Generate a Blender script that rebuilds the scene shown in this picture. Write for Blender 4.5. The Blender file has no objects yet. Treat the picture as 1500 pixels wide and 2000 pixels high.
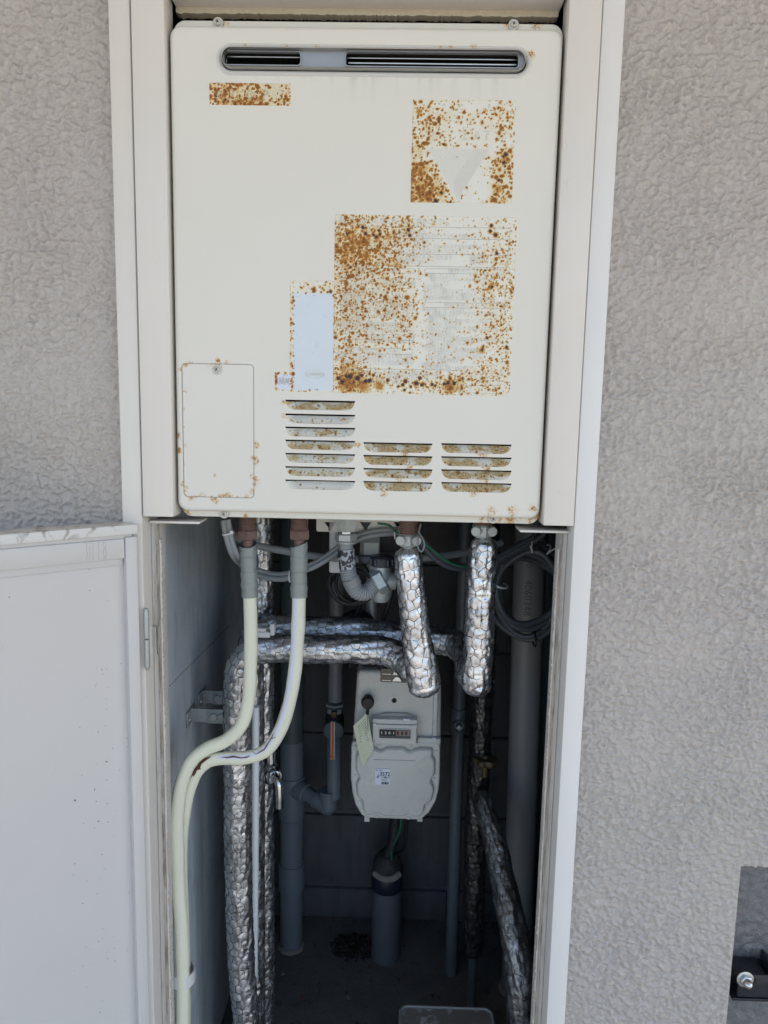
import bpy, bmesh, math, random
import numpy as np
from mathutils import Vector, Matrix
from mathutils.geometry import delaunay_2d_cdt
scene = bpy.context.scene
COL = scene.collection
PI = math.pi
ZO = 1.40                       # height of the heater's centre above the closet floor

# ------------------------------------------------------------------ camera
PITCH, YAW, ROLL = (math.radians(a) for a in (7.854, -1.097, -1.165))
FPX = 1450.0
CAM = Vector((.0512, -.9468, -.1561 + ZO))
def cam_axes():
    cp, sp, cy, sy = math.cos(PITCH), math.sin(PITCH), math.cos(YAW), math.sin(YAW)
    f = Vector((sy*cp, cy*cp, -sp)); rt = Vector((cy, -sy, 0)); dn = f.cross(rt)
    cr, sr = math.cos(ROLL), math.sin(ROLL)
    return rt*cr + dn*sr, dn*cr - rt*sr, f
AX, AD, AF = cam_axes()
def ray(px, py): return AX*((px-750)/FPX) + AD*((py-1000)/FPX) + AF
def W(px, py, Y):               # the point of the vertical plane at depth Y that the photograph shows at px, py
    d = ray(px, py); return CAM + d*((Y-CAM.y)/d.y)
def WZ(px, py, Z):
    d = ray(px, py); return CAM + d*((Z-CAM.z)/d.z)
def WX(px, py, X):
    d = ray(px, py); return CAM + d*((X-CAM.x)/d.x)
cd = bpy.data.cameras.new('camera'); cam = bpy.data.objects.new('camera', cd); COL.objects.link(cam)
m = Matrix((AX, -AD, -AF)).transposed().to_4x4(); m.translation = CAM
cam.matrix_world = m
cd.sensor_fit = 'VERTICAL'; cd.sensor_height = 24; cd.lens = 24*FPX/2000
cd.clip_start = .02; cd.clip_end = 2000
scene.camera = cam

# ------------------------------------------------------------------ light
SUN_EL, SUN_AZ = math.radians(50), math.radians(100)     # azimuth clockwise from +Y: the sun stands far to the right, the facade lies in the open shade of the gallery ceiling
wd = bpy.data.worlds.new('World'); scene.world = wd; wd.use_nodes = True
nt = wd.node_tree; bg = nt.nodes['Background']
sky = nt.nodes.new('ShaderNodeTexSky'); sky.sky_type = 'NISHITA'; sky.sun_disc = False
sky.sun_elevation = SUN_EL; sky.sun_rotation = SUN_AZ; sky.dust_density = 0.7; sky.air_density = 1.0
nt.links.new(sky.outputs[0], bg.inputs[0]); bg.inputs[1].default_value = .15
sd = bpy.data.lights.new('sun', 'SUN'); sun = bpy.data.objects.new('sun', sd); COL.objects.link(sun)
sd.energy = 3.1; sd.angle = math.radians(.6); sd.color = (1, .90, .77)
sdir = Vector((math.sin(SUN_AZ)*math.cos(SUN_EL), math.cos(SUN_AZ)*math.cos(SUN_EL), math.sin(SUN_EL)))
sun.rotation_euler = sdir.to_track_quat('Z', 'Y').to_euler()
vs = scene.view_settings; vs.view_transform = 'Standard'; vs.look = 'None'; vs.exposure = 1.08; vs.gamma = 1
try: vs.use_curve_mapping = False
except Exception: pass

# ------------------------------------------------------------------ object helpers
def props(o, label=None, cat=None, group=None, kind=None):
    if label: o['label'] = label
    if cat: o['category'] = cat
    if group: o['group'] = group
    if kind: o['kind'] = kind
    return o
def thing(name, label, cat, loc=(0, 0, 0), group=None, kind=None):
    o = bpy.data.objects.new(name, None); o.empty_display_size = .02; COL.objects.link(o); o.location = Vector(loc)
    return props(o, label, cat, group, kind)
def base_of(parent):
    b = Vector((0, 0, 0)); p = parent
    while p is not None: b = b + p.location; p = p.parent
    return b
def mesh_obj(name, V, F, mat, parent=None, smooth=35, label=None, attrs=None, loc=None):
    b = base_of(parent)
    l = Vector(loc) - b if loc is not None else Vector((0, 0, 0))
    off = b + l
    me = bpy.data.meshes.new(name)
    if isinstance(V, np.ndarray):
        me.from_pydata((V - np.array(off)).tolist(), [], F.tolist() if isinstance(F, np.ndarray) else F)
    else:
        me.from_pydata([(v[0]-off.x, v[1]-off.y, v[2]-off.z) for v in V], [], F)
    me.materials.append(mat)
    if attrs:
        for k, a in attrs.items():
            at_ = me.attributes.new(k, 'FLOAT', 'POINT'); at_.data.foreach_set('value', np.asarray(a, dtype=np.float32))
    if smooth:
        me.polygons.foreach_set('use_smooth', [True]*len(me.polygons))
        if smooth < 180: me.set_sharp_from_angle(angle=math.radians(smooth))
    me.update()
    o = bpy.data.objects.new(name, me); COL.objects.link(o)
    o.parent = parent; o.location = l
    if label: o['label'] = label
    return o

def catmull(pts, step):
    P = [np.array(p, float) for p in pts]
    P = [2*P[0]-P[1]] + P + [2*P[-1]-P[-2]]
    out = []
    for i in range(1, len(P)-2):
        a, b, c, d = P[i-1], P[i], P[i+1], P[i+2]
        n = max(2, int(np.linalg.norm((c-b)[:3])/step))
        for k in range(n):
            t = k/n
            t0 = 0; t1 = t0+max(1e-6, np.linalg.norm((b-a)[:3]))**.5; t2 = t1+max(1e-6, np.linalg.norm((c-b)[:3]))**.5; t3 = t2+max(1e-6, np.linalg.norm((d-c)[:3]))**.5
            tt = t1+(t2-t1)*t
            A1 = (t1-tt)/(t1-t0)*a+(tt-t0)/(t1-t0)*b; A2 = (t2-tt)/(t2-t1)*b+(tt-t1)/(t2-t1)*c; A3 = (t3-tt)/(t3-t2)*c+(tt-t2)/(t3-t2)*d
            B1 = (t2-tt)/(t2-t0)*A1+(tt-t0)/(t2-t0)*A2; B2 = (t3-tt)/(t3-t1)*A2+(tt-t1)/(t3-t1)*A3
            out.append((t2-tt)/(t2-t1)*B1+(tt-t1)/(t2-t1)*B2)
    out.append(P[-2]); return np.array(out)
def frames(path):
    T = np.gradient(path, axis=0); T /= np.linalg.norm(T, axis=1)[:, None]+1e-12
    ref = np.array([0, -1.0, 0]) if abs(T[0][1]) < .8 else np.array([0, 0, 1.0])
    N = np.zeros_like(T); n = ref - T[0]*ref.dot(T[0]); n /= np.linalg.norm(n)
    for i in range(len(T)):
        n = n - T[i]*n.dot(T[i]); n /= np.linalg.norm(n); N[i] = n
    return T, N, np.cross(T, N)
def tube(path, r, seg=16, caps=True, closed=False, flat=1.0, turn=0.0):
    path = np.array([tuple(p)[:3] for p in path], float); n = len(path)
    R_ = np.full(n, r) if np.isscalar(r) else np.array(r, float)
    T, N, B = frames(path)
    a = np.arange(seg)/seg*2*PI + turn
    V = path[:, None, :] + R_[:, None, None]*(N[:, None, :]*np.cos(a)[None, :, None] + flat*B[:, None, :]*np.sin(a)[None, :, None])
    V = V.reshape(-1, 3); F = []
    for i in range(n if closed else n-1):
        i2 = (i+1) % n
        for j in range(seg):
            j2 = (j+1) % seg
            F.append((i*seg+j, i*seg+j2, i2*seg+j2, i2*seg+j))
    if caps and not closed:
        F.append(tuple(range(seg))[::-1]); F.append(tuple((n-1)*seg+j for j in range(seg)))
    return V, F
class MB:
    def __init__(s): s.V = []; s.F = []
    def add(s, V, F):
        o = len(s.V); s.V.extend([tuple(v) for v in V]); s.F.extend([tuple(i+o for i in f) for f in F]); return s
    def tube(s, pts, r, seg=16, step=None, **k):
        p = catmull(pts, step) if step else pts
        return s.add(*tube(p, r, seg, **k))
    def box(s, lo, hi, bevel=0, rot=None, segs=2):
        bm = bmesh.new(); bmesh.ops.create_cube(bm, size=1)
        lo, hi = Vector(lo), Vector(hi); c = (lo+hi)/2; d = hi-lo
        for v in bm.verts: v.co = Vector((v.co.x*d.x, v.co.y*d.y, v.co.z*d.z))
        if bevel: bmesh.ops.bevel(bm, geom=bm.edges[:], offset=bevel, segments=segs, affect='EDGES', profile=.5)
        if rot is not None:
            for v in bm.verts: v.co = rot @ v.co
        for v in bm.verts: v.co += c
        bm.verts.index_update()
        s.add([v.co[:] for v in bm.verts], [[v.index for v in f.verts] for f in bm.faces]); bm.free(); return s
    def lathe(s, base, axis, prof, seg=24, turn=0.0):        # prof: (radius, distance along axis)
        ax = Vector(axis).normalized(); u = Vector((0, -1, 0)) if abs(ax.y) < .8 else Vector((0, 0, 1))
        u = (u - ax*u.dot(ax)).normalized(); v = ax.cross(u); base = Vector(base)
        V = []; F = []
        for r, h in prof:
            for j in range(seg):
                a = 2*PI*j/seg+turn; V.append(base + ax*h + (u*math.cos(a)+v*math.sin(a))*r)
        for i in range(len(prof)-1):
            for j in range(seg):
                j2 = (j+1) % seg; F.append((i*seg+j, i*seg+j2, (i+1)*seg+j2, (i+1)*seg+j))
        F.append(tuple(range(seg))[::-1]); n = len(prof)-1; F.append(tuple(n*seg+j for j in range(seg)))
        return s.add(V, F)
    def nut(s, base, axis, r, h, turn=0.0):                  # hexagonal nut with chamfered corners
        return s.lathe(base, axis, [(r*.86, 0), (r, h*.14), (r, h*.86), (r*.86, h)], 6, turn)
    def plate(s, outer, holes, y0, y1, rnd=0.0, rsteps=4, back=False):
        """a sheet parallel to the wall: outline in (x, z), front at y0 (towards the viewer), rim back to y1, edge radius rnd"""
        def area(P): return sum(P[i][0]*P[(i+1) % len(P)][1]-P[(i+1) % len(P)][0]*P[i][1] for i in range(len(P)))/2
        if area(outer) < 0: outer = outer[::-1]
        ring = inset(outer, rnd) if rnd else outer
        pts = [Vector(p) for p in ring]; loops = [list(range(len(ring)))]
        for h in holes:
            loops.append(list(range(len(pts), len(pts)+len(h)))); pts += [Vector(p) for p in h]
        ed = [(l[i], l[(i+1) % len(l)]) for l in loops for i in range(len(l))]
        r = delaunay_2d_cdt(pts, ed, [], 0, 1e-7)
        P = [tuple(p) for p in r[0]]; F = []
        for f in r[2]:
            c = (sum(P[i][0] for i in f)/len(f), sum(P[i][1] for i in f)/len(f))
            if not inside(c, ring) or any(inside(c, h) for h in holes): continue
            a = area([P[i] for i in f]); F.append(tuple(f) if a > 0 else tuple(f[::-1]))
        s.add([(p[0], y0, p[1]) for p in P], F)
        prof = [(rnd*(1-math.sin(t)), rnd*(1-math.cos(t))) for t in [PI/2*k/rsteps for k in range(rsteps+1)]] if rnd else [(0, 0)]
        n = len(outer); V = []
        for ins, dy in prof:
            V += [(p[0], y0+dy, p[1]) for p in (inset(outer, ins) if ins > 1e-9 else outer)]
        V += [(p[0], y1, p[1]) for p in outer]
        F = [(i*n+j, (i+1)*n+j, (i+1)*n+(j+1) % n, i*n+(j+1) % n) for i in range(len(prof)) for j in range(n)]
        if back: F.append(tuple((len(prof))*n+j for j in range(n)))
        return s.add(V, F)
    def build(s, name, mat, parent=None, smooth=35, label=None, loc=None):
        return mesh_obj(name, s.V, s.F, mat, parent, smooth, label, loc=loc)
def inside(p, poly):
    x, y = p; c = False; n = len(poly)
    for i in range(n):
        x1, y1 = poly[i][0], poly[i][1]; x2, y2 = poly[(i+1) % n][0], poly[(i+1) % n][1]
        if (y1 > y) != (y2 > y) and x < (x2-x1)*(y-y1)/(y2-y1)+x1: c = not c
    return c
def inset(P, d):                # a CCW outline moved inwards by d
    n = len(P); out = []
    for i in range(n):
        a, b, c = Vector(P[i-1][:2]), Vector(P[i][:2]), Vector(P[(i+1) % n][:2])
        e1, e2 = (b-a).normalized(), (c-b).normalized()
        n1, n2 = Vector((-e1.y, e1.x)), Vector((-e2.y, e2.x)); k = n1+n2
        k = k/max(.35, k.dot(k)/2)/1.0
        out.append((b.x+k.x*d, b.y+k.y*d))
    return out
def rrect(x0, x1, z0, z1, r, n=6):
    out = []
    for cx, cz, a0 in ((x1-r, z0+r, -PI/2), (x1-r, z1-r, 0), (x0+r, z1-r, PI/2), (x0+r, z0+r, PI)):
        for k in range(n+1):
            a = a0+PI/2*k/n; out.append((cx+r*math.cos(a), cz+r*math.sin(a)))
    return out
def circle2(cx, cz, r, n=20): return [(cx+r*math.cos(2*PI*k/n), cz+r*math.sin(2*PI*k/n)) for k in range(n)]

# ------------------------------------------------------------------ numeric noise
_rng = np.random.RandomState(7)
_perm = _rng.permutation(256); _perm = np.r_[_perm, _perm, _perm]
_g2 = np.array([[math.cos(a), math.sin(a)] for a in np.arange(256)/256*2*PI*37])
def perlin2(x, y):
    xi = np.floor(x).astype(int); yi = np.floor(y).astype(int); xf = x-xi; yf = y-yi; xi &= 255; yi &= 255
    u = xf*xf*xf*(xf*(xf*6-15)+10); v = yf*yf*yf*(yf*(yf*6-15)+10)
    def g(ix, iy, dx, dy):
        h = _g2[_perm[_perm[ix & 255]+(iy & 255)]]; return h[..., 0]*dx+h[..., 1]*dy
    n00 = g(xi, yi, xf, yf); n10 = g(xi+1, yi, xf-1, yf); n01 = g(xi, yi+1, xf, yf-1); n11 = g(xi+1, yi+1, xf-1, yf-1)
    return (n00*(1-u)+n10*u)*(1-v)+(n01*(1-u)+n11*u)*v*1.0
def fbm2(x, y, o=3):
    s = 0; a = 1
    for k in range(o): s = s+a*perlin2(x*2**k+17*k, y*2**k+5*k); a *= .5
    return s

# ------------------------------------------------------------------ materials
class NT:
    def __init__(s, name):
        s.m = bpy.data.materials.new(name); s.m.use_nodes = True; s.t = s.m.node_tree; s.b = s.t.nodes['Principled BSDF']
        s.tc = s.t.nodes.new('ShaderNodeTexCoord'); s.P = s.tc.outputs['Object']
    def _in(s, sock, v):
        if v is None: return
        if hasattr(v, 'is_output') or isinstance(v, bpy.types.NodeSocket): s.t.links.new(v, sock)
        elif isinstance(v, (tuple, list)) and len(v) == 3 and sock.type == 'RGBA': sock.default_value = (*v, 1)
        else: sock.default_value = v
    def node(s, typ, outs=0, props_=None, **ins):
        n = s.t.nodes.new(typ)
        for k, v in (props_ or {}).items(): setattr(n, k, v)
        for k, v in ins.items():
            key = int(k[1:]) if k[0] == 'i' and k[1:].isdigit() else k.replace('_', ' ')
            s._in(n.inputs[key], v)
        return n.outputs[outs]
    def math(s, op, a, b=0.0, c=None):
        d = dict(i0=a, i1=b)
        if c is not None: d['i2'] = c
        return s.node('ShaderNodeMath', 0, {'operation': op}, **d)
    def mul(s, a, b): return s.math('MULTIPLY', a, b)
    def add(s, a, b): return s.math('ADD', a, b)
    def mapr(s, v, a, b, c=0.0, d=1.0):
        return s.node('ShaderNodeMapRange', 0, {'interpolation_type': 'SMOOTHSTEP'}, i0=v, i1=a, i2=b, i3=c, i4=d)
    def scale(s, sc, vec=None):
        n = s.t.nodes.new('ShaderNodeMapping'); s._in(n.inputs['Vector'], vec or s.P); n.inputs['Scale'].default_value = sc if isinstance(sc, (tuple, list)) else (sc,)*3
        return n.outputs[0]
    def noise(s, scale, detail=3, rough=.55, vec=None, dist=0.0, out='Fac'):
        n = s.t.nodes.new('ShaderNodeTexNoise'); s._in(n.inputs['Vector'], vec or s.P)
        n.inputs['Scale'].default_value = scale; n.inputs['Detail'].default_value = detail; n.inputs['Roughness'].default_value = rough; n.inputs['Distortion'].default_value = dist
        return n.outputs[out]
    def voro(s, scale, vec=None, feature='F1', out='Distance', rnd=1.0):
        n = s.t.nodes.new('ShaderNodeTexVoronoi'); n.feature = feature; s._in(n.inputs['Vector'], vec or s.P)
        n.inputs['Scale'].default_value = scale; n.inputs['Randomness'].default_value = rnd
        return n.outputs[out]
    def mix(s, f, a, b, mode='MIX'):
        n = s.t.nodes.new('ShaderNodeMix'); n.data_type = 'RGBA'; n.blend_type = mode
        s._in(n.inputs[0], f); s._in(n.inputs[6], a); s._in(n.inputs[7], b); return n.outputs[2]
    def ramp(s, f, stops):
        n = s.t.nodes.new('ShaderNodeValToRGB'); e = n.color_ramp.elements
        while len(e) < len(stops): e.new(.5)
        for k, (p, c) in enumerate(stops): e[k].position = p; e[k].color = (*c, 1) if len(c) == 3 else c
        s._in(n.inputs[0], f); return n.outputs[0]
    def attr(s, name, out='Fac'):
        n = s.t.nodes.new('ShaderNodeAttribute'); n.attribute_name = name; return n.outputs[out]
    def xyz(s, i, vec=None):
        n = s.t.nodes.new('ShaderNodeSeparateXYZ'); s._in(n.inputs[0], vec or s.P); return n.outputs[i]
    def bump(s, h, strength=.3, dist=.001, normal=None):
        n = s.t.nodes.new('ShaderNodeBump'); s._in(n.inputs['Strength'], strength); n.inputs['Distance'].default_value = dist
        s._in(n.inputs['Height'], h)
        if normal is not None: s._in(n.inputs['Normal'], normal)
        return n.outputs[0]
    def near(s, pts):            # 1 at the given points (x, y, z, radius), falling to 0 at their radius
        r = None
        for x, y, z, rad in pts:
            d = s.node('ShaderNodeVectorMath', 1, {'operation': 'DISTANCE'}, i0=s.P, i1=(x, y, z))
            v = s.mapr(d, 0.0, rad, 1.0, 0.0)
            r = v if r is None else s.math('MAXIMUM', r, v)
        return r
    def out(s, color=None, rough=None, metal=None, normal=None, spec=None, **k):
        s._in(s.b.inputs['Base Color'], color); s._in(s.b.inputs['Roughness'], rough); s._in(s.b.inputs['Metallic'], metal)
        s._in(s.b.inputs['Normal'], normal); s._in(s.b.inputs['Specular IOR Level'], spec)
        for kk, v in k.items(): s._in(s.b.inputs[kk.replace('_', ' ')], v)
        return s.m
def plain(name, col, rough=.5, metal=0.0, var=.12, scale=60, bump=.0, spec=.5, bscale=400):
    n = NT(name); f = n.noise(scale, 3)
    c = n.mix(f, tuple(x*(1-var) for x in col), tuple(min(1, x*(1+var)) for x in col))
    return n.out(c, n.mapr(n.noise(scale*1.7, 2), .3, .7, rough*.88, min(1, rough*1.12)), metal, n.bump(n.noise(bscale, 2), bump, .0006) if bump else None, spec)
RUST = [(0, (.74, .71, .62)), (.15, (.70, .64, .48)), (.30, (.62, .43, .16)), (.48, (.44, .20, .045)), (.72, (.27, .10, .022)), (1, (.12, .045, .018))]
# ---- enamel of the heater, with thin grime and rust only where the sheet is worn
def heater_paint(name, col, spots=None, grime=None, rough=.42):
    n = NT(name)
    c = n.mix(n.noise(6, 3), tuple(x*.965 for x in col), tuple(min(1, x*1.03) for x in col))
    c = n.mix(n.mul(n.mapr(n.noise(420, 2), .70, .80), .25), c, (.42, .40, .35))
    if grime:
        for (x0, x1, z0, z1, k) in grime:       # soot streaks hanging under the flue opening
            st = n.noise(1, 4, .6, n.scale((55, 1, 4)))
            zz = n.xyz(2); xx = n.xyz(0)
            mk = n.mul(n.mul(n.mapr(zz, z0, z1), n.mapr(zz, z1, z1+.003, 1, 0)), n.mul(n.mapr(xx, x0, x0+.03), n.mapr(xx, x1-.03, x1, 1, 0)))
            c = n.mix(n.mul(n.mul(mk, n.mapr(st, .45, .75)), k), c, (.30, .28, .26))
    if spots:
        r = n.near(spots)
        nz = n.add(n.mul(n.noise(900, 3, .6), .75), n.mul(n.noise(150, 4, .7), 1.15))
        v = n.mul(n.mapr(n.mul(n.math('POWER', r, .7), n.mapr(nz, .70, 1.30)), .10, .9), .85)
        stain = n.mul(n.mapr(r, 0, .9), n.mapr(n.noise(90, 3), .35, .7))
        c = n.mix(n.mul(stain, .55), c, (.60, .48, .29))
        c = n.mix(n.mapr(v, 0.0, .30), c, n.ramp(v, [(0, (.66, .58, .42)), (.3, (.55, .37, .16)), (.6, (.38, .18, .05)), (1, (.16, .065, .022))]))
    return n.out(c, n.mapr(n.noise(30, 2), .3, .7, rough*.9, rough*1.15), 0, n.bump(n.noise(900, 2), .12, .0003))
def rust_label_mat(name, base):
    n = NT(name); r = n.attr('rust'); d = n.attr('dark')
    st = list(RUST); st[0] = (0, base)
    c = n.ramp(r, st)
    c = n.mix(n.mul(n.mapr(n.noise(500, 3), .35, .7), n.mapr(r, .35, .6, 0, .45)), c, (.20, .085, .03))
    c = n.mix(d, c, (.045, .04, .05))
    rg = n.mapr(r, .15, .5, .42, .85)
    return n.out(c, rg, 0, n.bump(n.noise(1500, 2), n.mul(n.mapr(r, .2, .6), .5), .0005))
# ---- setting
def stucco_mat(name, col):
    n = NT(name)
    c = n.mix(n.noise(5, 3), tuple(x*.93 for x in col), tuple(x*1.06 for x in col))
    c = n.mix(n.mul(n.mapr(n.noise(300, 3), .62, .8), .35), c, (.20, .18, .165))
    nz = n.noise(140, 2, .5, None, .9)
    h = n.math('ABSOLUTE', n.math('SUBTRACT', nz, .5))
    b = n.bump(n.add(n.mul(n.mapr(h, 0, .14), .8), n.mul(n.noise(420, 2), .5)), .34, .0018)
    return n.out(c, n.mapr(n.noise(60, 2), .3, .7, .16, .34), 0, b, .6)
def concrete_mat(name, col, streak=True):
    n = NT(name)
    c = n.mix(n.noise(4, 4, .6), tuple(x*.82 for x in col), tuple(x*1.12 for x in col))
    if streak:
        st = n.noise(1, 5, .65, n.scale((38, 38, 8)))
        c = n.mix(n.mul(n.mapr(st, .46, .72), .5), c, tuple(x*.62 for x in col))
        c = n.mix(n.mul(n.mapr(n.noise(11, 4, .65), .5, .72), .45), c, tuple(x*.66 for x in col))
        c = n.mix(n.mul(n.mapr(n.noise(1, 3, .6, n.scale((40, 40, 2.2))), .55, .75), .35), c, tuple(x*1.35 for x in col))
    pits = n.mapr(n.voro(70, n.scale((1, 1, .45))), .05, .11, 1, 0)
    pits = n.mul(pits, n.mapr(n.noise(14, 2), .5, .62))
    c = n.mix(n.mul(pits, .7), c, tuple(x*.3 for x in col))
    return n.out(c, .85, 0, n.bump(n.add(n.mul(n.noise(260, 4, .7), .6), n.mul(pits, -1.2)), .5, .002), .3)
M = {}
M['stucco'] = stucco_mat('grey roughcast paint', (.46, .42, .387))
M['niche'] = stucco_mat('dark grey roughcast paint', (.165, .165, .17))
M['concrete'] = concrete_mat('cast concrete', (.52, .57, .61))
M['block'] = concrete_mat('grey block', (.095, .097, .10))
def floor_mat():
    n = NT('dirty floor'); c = n.mix(n.noise(9, 5, .65), (.055, .055, .054), (.18, .18, .176))
    c = n.mix(n.mapr(n.noise(38, 4, .7), .58, .72), c, (.025, .022, .02))
    return n.out(c, .85, 0, n.bump(n.noise(120, 5, .7), .7, .004), .3)
M['floor'] = floor_mat()
M['ground'] = plain('paving concrete', (.46, .42, .36), .85, var=.15, scale=3)
M['ceiling'] = plain('ceiling paint', (.74, .63, .47), .8, var=.05, scale=3)
M['mortar'] = plain('mortar', (.10, .10, .10), .9, var=.2, scale=60)
def frame_mat(name, col, dirt=.3):
    n = NT(name)
    c = n.mix(n.noise(7, 3), tuple(x*.96 for x in col), tuple(x*1.03 for x in col))
    c = n.mix(n.mul(n.mapr(n.noise(1, 4, .6, n.scale((90, 90, 30))), .66, .8), dirt), c, (.36, .33, .29))
    chips = n.mul(n.mapr(n.noise(1, 3, .5, n.scale((150, 150, 45))), .71, .74), .5)
    return n.out(c, n.mapr(n.noise(20, 2), .3, .7, .3, .42), 0, n.bump(n.add(n.noise(25, 2), n.mul(chips, .2)), .16, .0012), .5)
M['frame'] = frame_mat('frame paint', (.70, .665, .62))
M['door'] = frame_mat('door paint', (.565, .55, .54), .18)
M['jamb'] = frame_mat('jamb paint', (.735, .725, .71), .25)
def caulk():
    n = NT('dirty seal'); c = n.mix(n.mapr(n.noise(1, 5, .7, n.scale((300, 300, 22))), .42, .62), (.42, .38, .33), (.20, .165, .135))
    return n.out(c, .7, 0, n.bump(n.noise(300, 4), .3, .001))
M['caulk'] = caulk()
def grey_strip():
    n = NT('stop paint'); c = n.mix(n.mul(n.mapr(n.noise(1, 5, .7, n.scale((220, 220, 18))), .5, .7), .55), (.60, .57, .53), (.32, .28, .25))
    return n.out(c, .45, 0, n.bump(n.noise(200, 3), .2, .001))
M['stop'] = grey_strip()
M['paint'] = heater_paint('heater enamel', (.715, .692, .63))
M['black'] = plain('black plastic', (.010, .010, .011), .55, var=.2)
M['shade_black'] = plain('painted shade black', (.012, .012, .012), .9, var=.2)  # near-black colour standing in for shade in slots, holes and gaps
M['rubber'] = plain('black rubber', (.012, .012, .013), .6, var=.2)
M['steel'] = plain('zinc plated steel', (.60, .62, .62), .32, .95, var=.12, scale=120)
M['duct'] = plain('stainless duct', (.46, .45, .43), .36, .9, var=.15, scale=90)
M['baffle'] = plain('dull steel baffle', (.36, .38, .41), .5, .6, var=.08, scale=40)
M['galv'] = plain('galvanised steel', (.40, .43, .43), .5, .55, var=.18, scale=200)
M['chrome'] = plain('worn chrome', (.55, .57, .58), .18, 1.0, var=.1)
M['brass'] = plain('tarnished copper alloy', (.17, .108, .088), .62, .15, var=.25, scale=250, bump=.2)
M['bronze'] = plain('bronze wheel', (.085, .062, .03), .55, .3, var=.3, scale=200)
M['tape'] = plain('grey vinyl tape', (.24, .265, .255), .2, var=.08, scale=90)
M['cable'] = plain('grey cable sheath', (.23, .245, .255), .42, var=.06)
M['cable_dark'] = plain('dark grey cable sheath', (.07, .08, .09), .45, var=.08)
M['green'] = plain('green earth wire', (.02, .13, .07), .45)
M['pvc'] = plain('grey drain pipe', (.135, .165, .195), .42, var=.07, scale=20)
M['pvc_dark'] = plain('teal grey pipe', (.07, .10, .105), .45, var=.1, scale=25)
M['pvc_light'] = plain('pale grey pipe', (.20, .205, .21), .45, var=.08, scale=18)
M['conduit'] = plain('steel conduit paint', (.085, .105, .12), .45, var=.12, scale=30)
M['white_plastic'] = plain('white plastic', (.62, .63, .64), .4, var=.04)
M['white_tube'] = plain('white tube', (.82, .85, .86), .35, var=.03)
M['meter'] = plain('meter paint', (.53, .535, .505), .3, var=.03, scale=30)
M['pvc_sleeve'] = plain('dark grey sleeve', (.085, .10, .115), .45, var=.1, scale=25)
M['collar'] = plain('navy tape', (.012, .016, .03), .4, var=.2)
M['putty'] = plain('dry putty', (.19, .178, .155), .85, var=.35, scale=70, bump=.6, bscale=160)
M['putty_dark'] = plain('old duct putty', (.025, .024, .022), .7, var=.3, scale=80, bump=.5, bscale=160)
M['debris'] = plain('rotten leaf litter', (.02, .017, .013), .9, var=.6, scale=90)
M['paper'] = plain('tag paper', (.60, .62, .47), .7, var=.03)
M['ink'] = plain('black print', (.02, .02, .025), .6)
M['ghost'] = plain('faded grey print', (.575, .565, .515), .6, var=.05)
M['ghost_dark'] = plain('faded printed line', (.45, .44, .40), .6, var=.05)
M['label_white'] = plain('label paper', (.66, .69, .78), .5, var=.02)
M['label_blue'] = plain('bluish white film', (.62, .685, .74), .3, var=.03, scale=25)
M['red'] = plain('orange red stripe', (.62, .09, .03), .45)
M['dark_red'] = plain('dark red digit wheel', (.10, .012, .012), .4)
M['digit'] = plain('white digit', (.75, .75, .75), .5)
M['wire'] = plain('dark steel netting', (.07, .07, .075), .5, .6)
M['crack'] = plain('brown foam in the cracks', (.10, .035, .016), .8, var=.3)
M['black_steel'] = plain('black painted steel', (.016, .018, .024), .38, var=.25, scale=100)
def lid_mat():
    n = NT('stained lid'); c = n.mix(n.mapr(n.noise(28, 4, .6, None, .5), .5, .6), (.155, .145, .13), (.34, .35, .35))
    return n.out(c, .5, 0, n.bump(n.noise(120, 3), .2, .001))
M['lid'] = lid_mat()
def foil_mat(name, tint, rough):
    n = NT(name)
    v = n.voro(260, n.node('ShaderNodeVectorMath', 0, {'operation': 'ADD'}, i0=n.P, i1=n.node('ShaderNodeVectorMath', 0, {'operation': 'SCALE'}, i0=n.noise(90, 2, out='Color'), Scale=.012)), 'F1', 'Distance')
    h = n.add(n.mul(v, .7), n.mul(n.noise(240, 3, .6), .9))
    c = n.mix(n.mapr(n.noise(30, 3), .35, .7), tint, tuple(x*.72 for x in tint))
    return n.out(c, n.mapr(n.noise(70, 3), .35, .7, rough*.8, rough*1.6), .97, n.bump(h, .4, .001))
M['foil'] = foil_mat('crumpled aluminium foil', (.66, .67, .69), .36)
M['foil_bright'] = foil_mat('bright aluminium foil', (.74, .75, .77), .29)
M['foil_grey'] = foil_mat('greyed aluminium foil', (.30, .305, .31), .42)
M['foil_shaded'] = foil_mat('shade-darkened aluminium foil', (.10, .10, .10), .42)  # darker foil copy: the dim right side of the closet put into its colour
def hose_mat(name, stripe):
    n = NT(name)
    c = n.mix(n.noise(9, 3), (.64, .65, .52), (.74, .74, .60))
    c = n.mix(n.mul(n.mapr(n.noise(1, 3, .6, n.scale((120, 120, 700))), .6, .75), .25), c, (.42, .42, .33))
    c = n.mix(n.mul(n.mapr(n.noise(16, 4, .65), .58, .75), .35), c, (.45, .44, .34))
    if stripe: c = n.mix(n.mapr(n.add(n.attr('stripe'), n.mul(n.math('SUBTRACT', n.noise(60, 3), .5), .35)), .45, .5), c, (.62, .64, .74))
    return n.out(c, n.mapr(n.noise(30, 2), .3, .7, .4, .55), 0, n.bump(n.noise(1, 2, .5, n.scale((60, 60, 600))), .15, .0008))
M['hose'] = hose_mat('yellowed foam jacket', False)
M['hose_split'] = hose_mat('yellowed split foam jacket', True)
def black_sleeve():
    n = NT('worn black print'); c = n.mix(n.mapr(n.noise(150, 2, .5, None, .4), .5, .53), (.02, .022, .03), (.33, .35, .38))
    return n.out(c, .4)
M['sleeve_print'] = black_sleeve()
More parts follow.
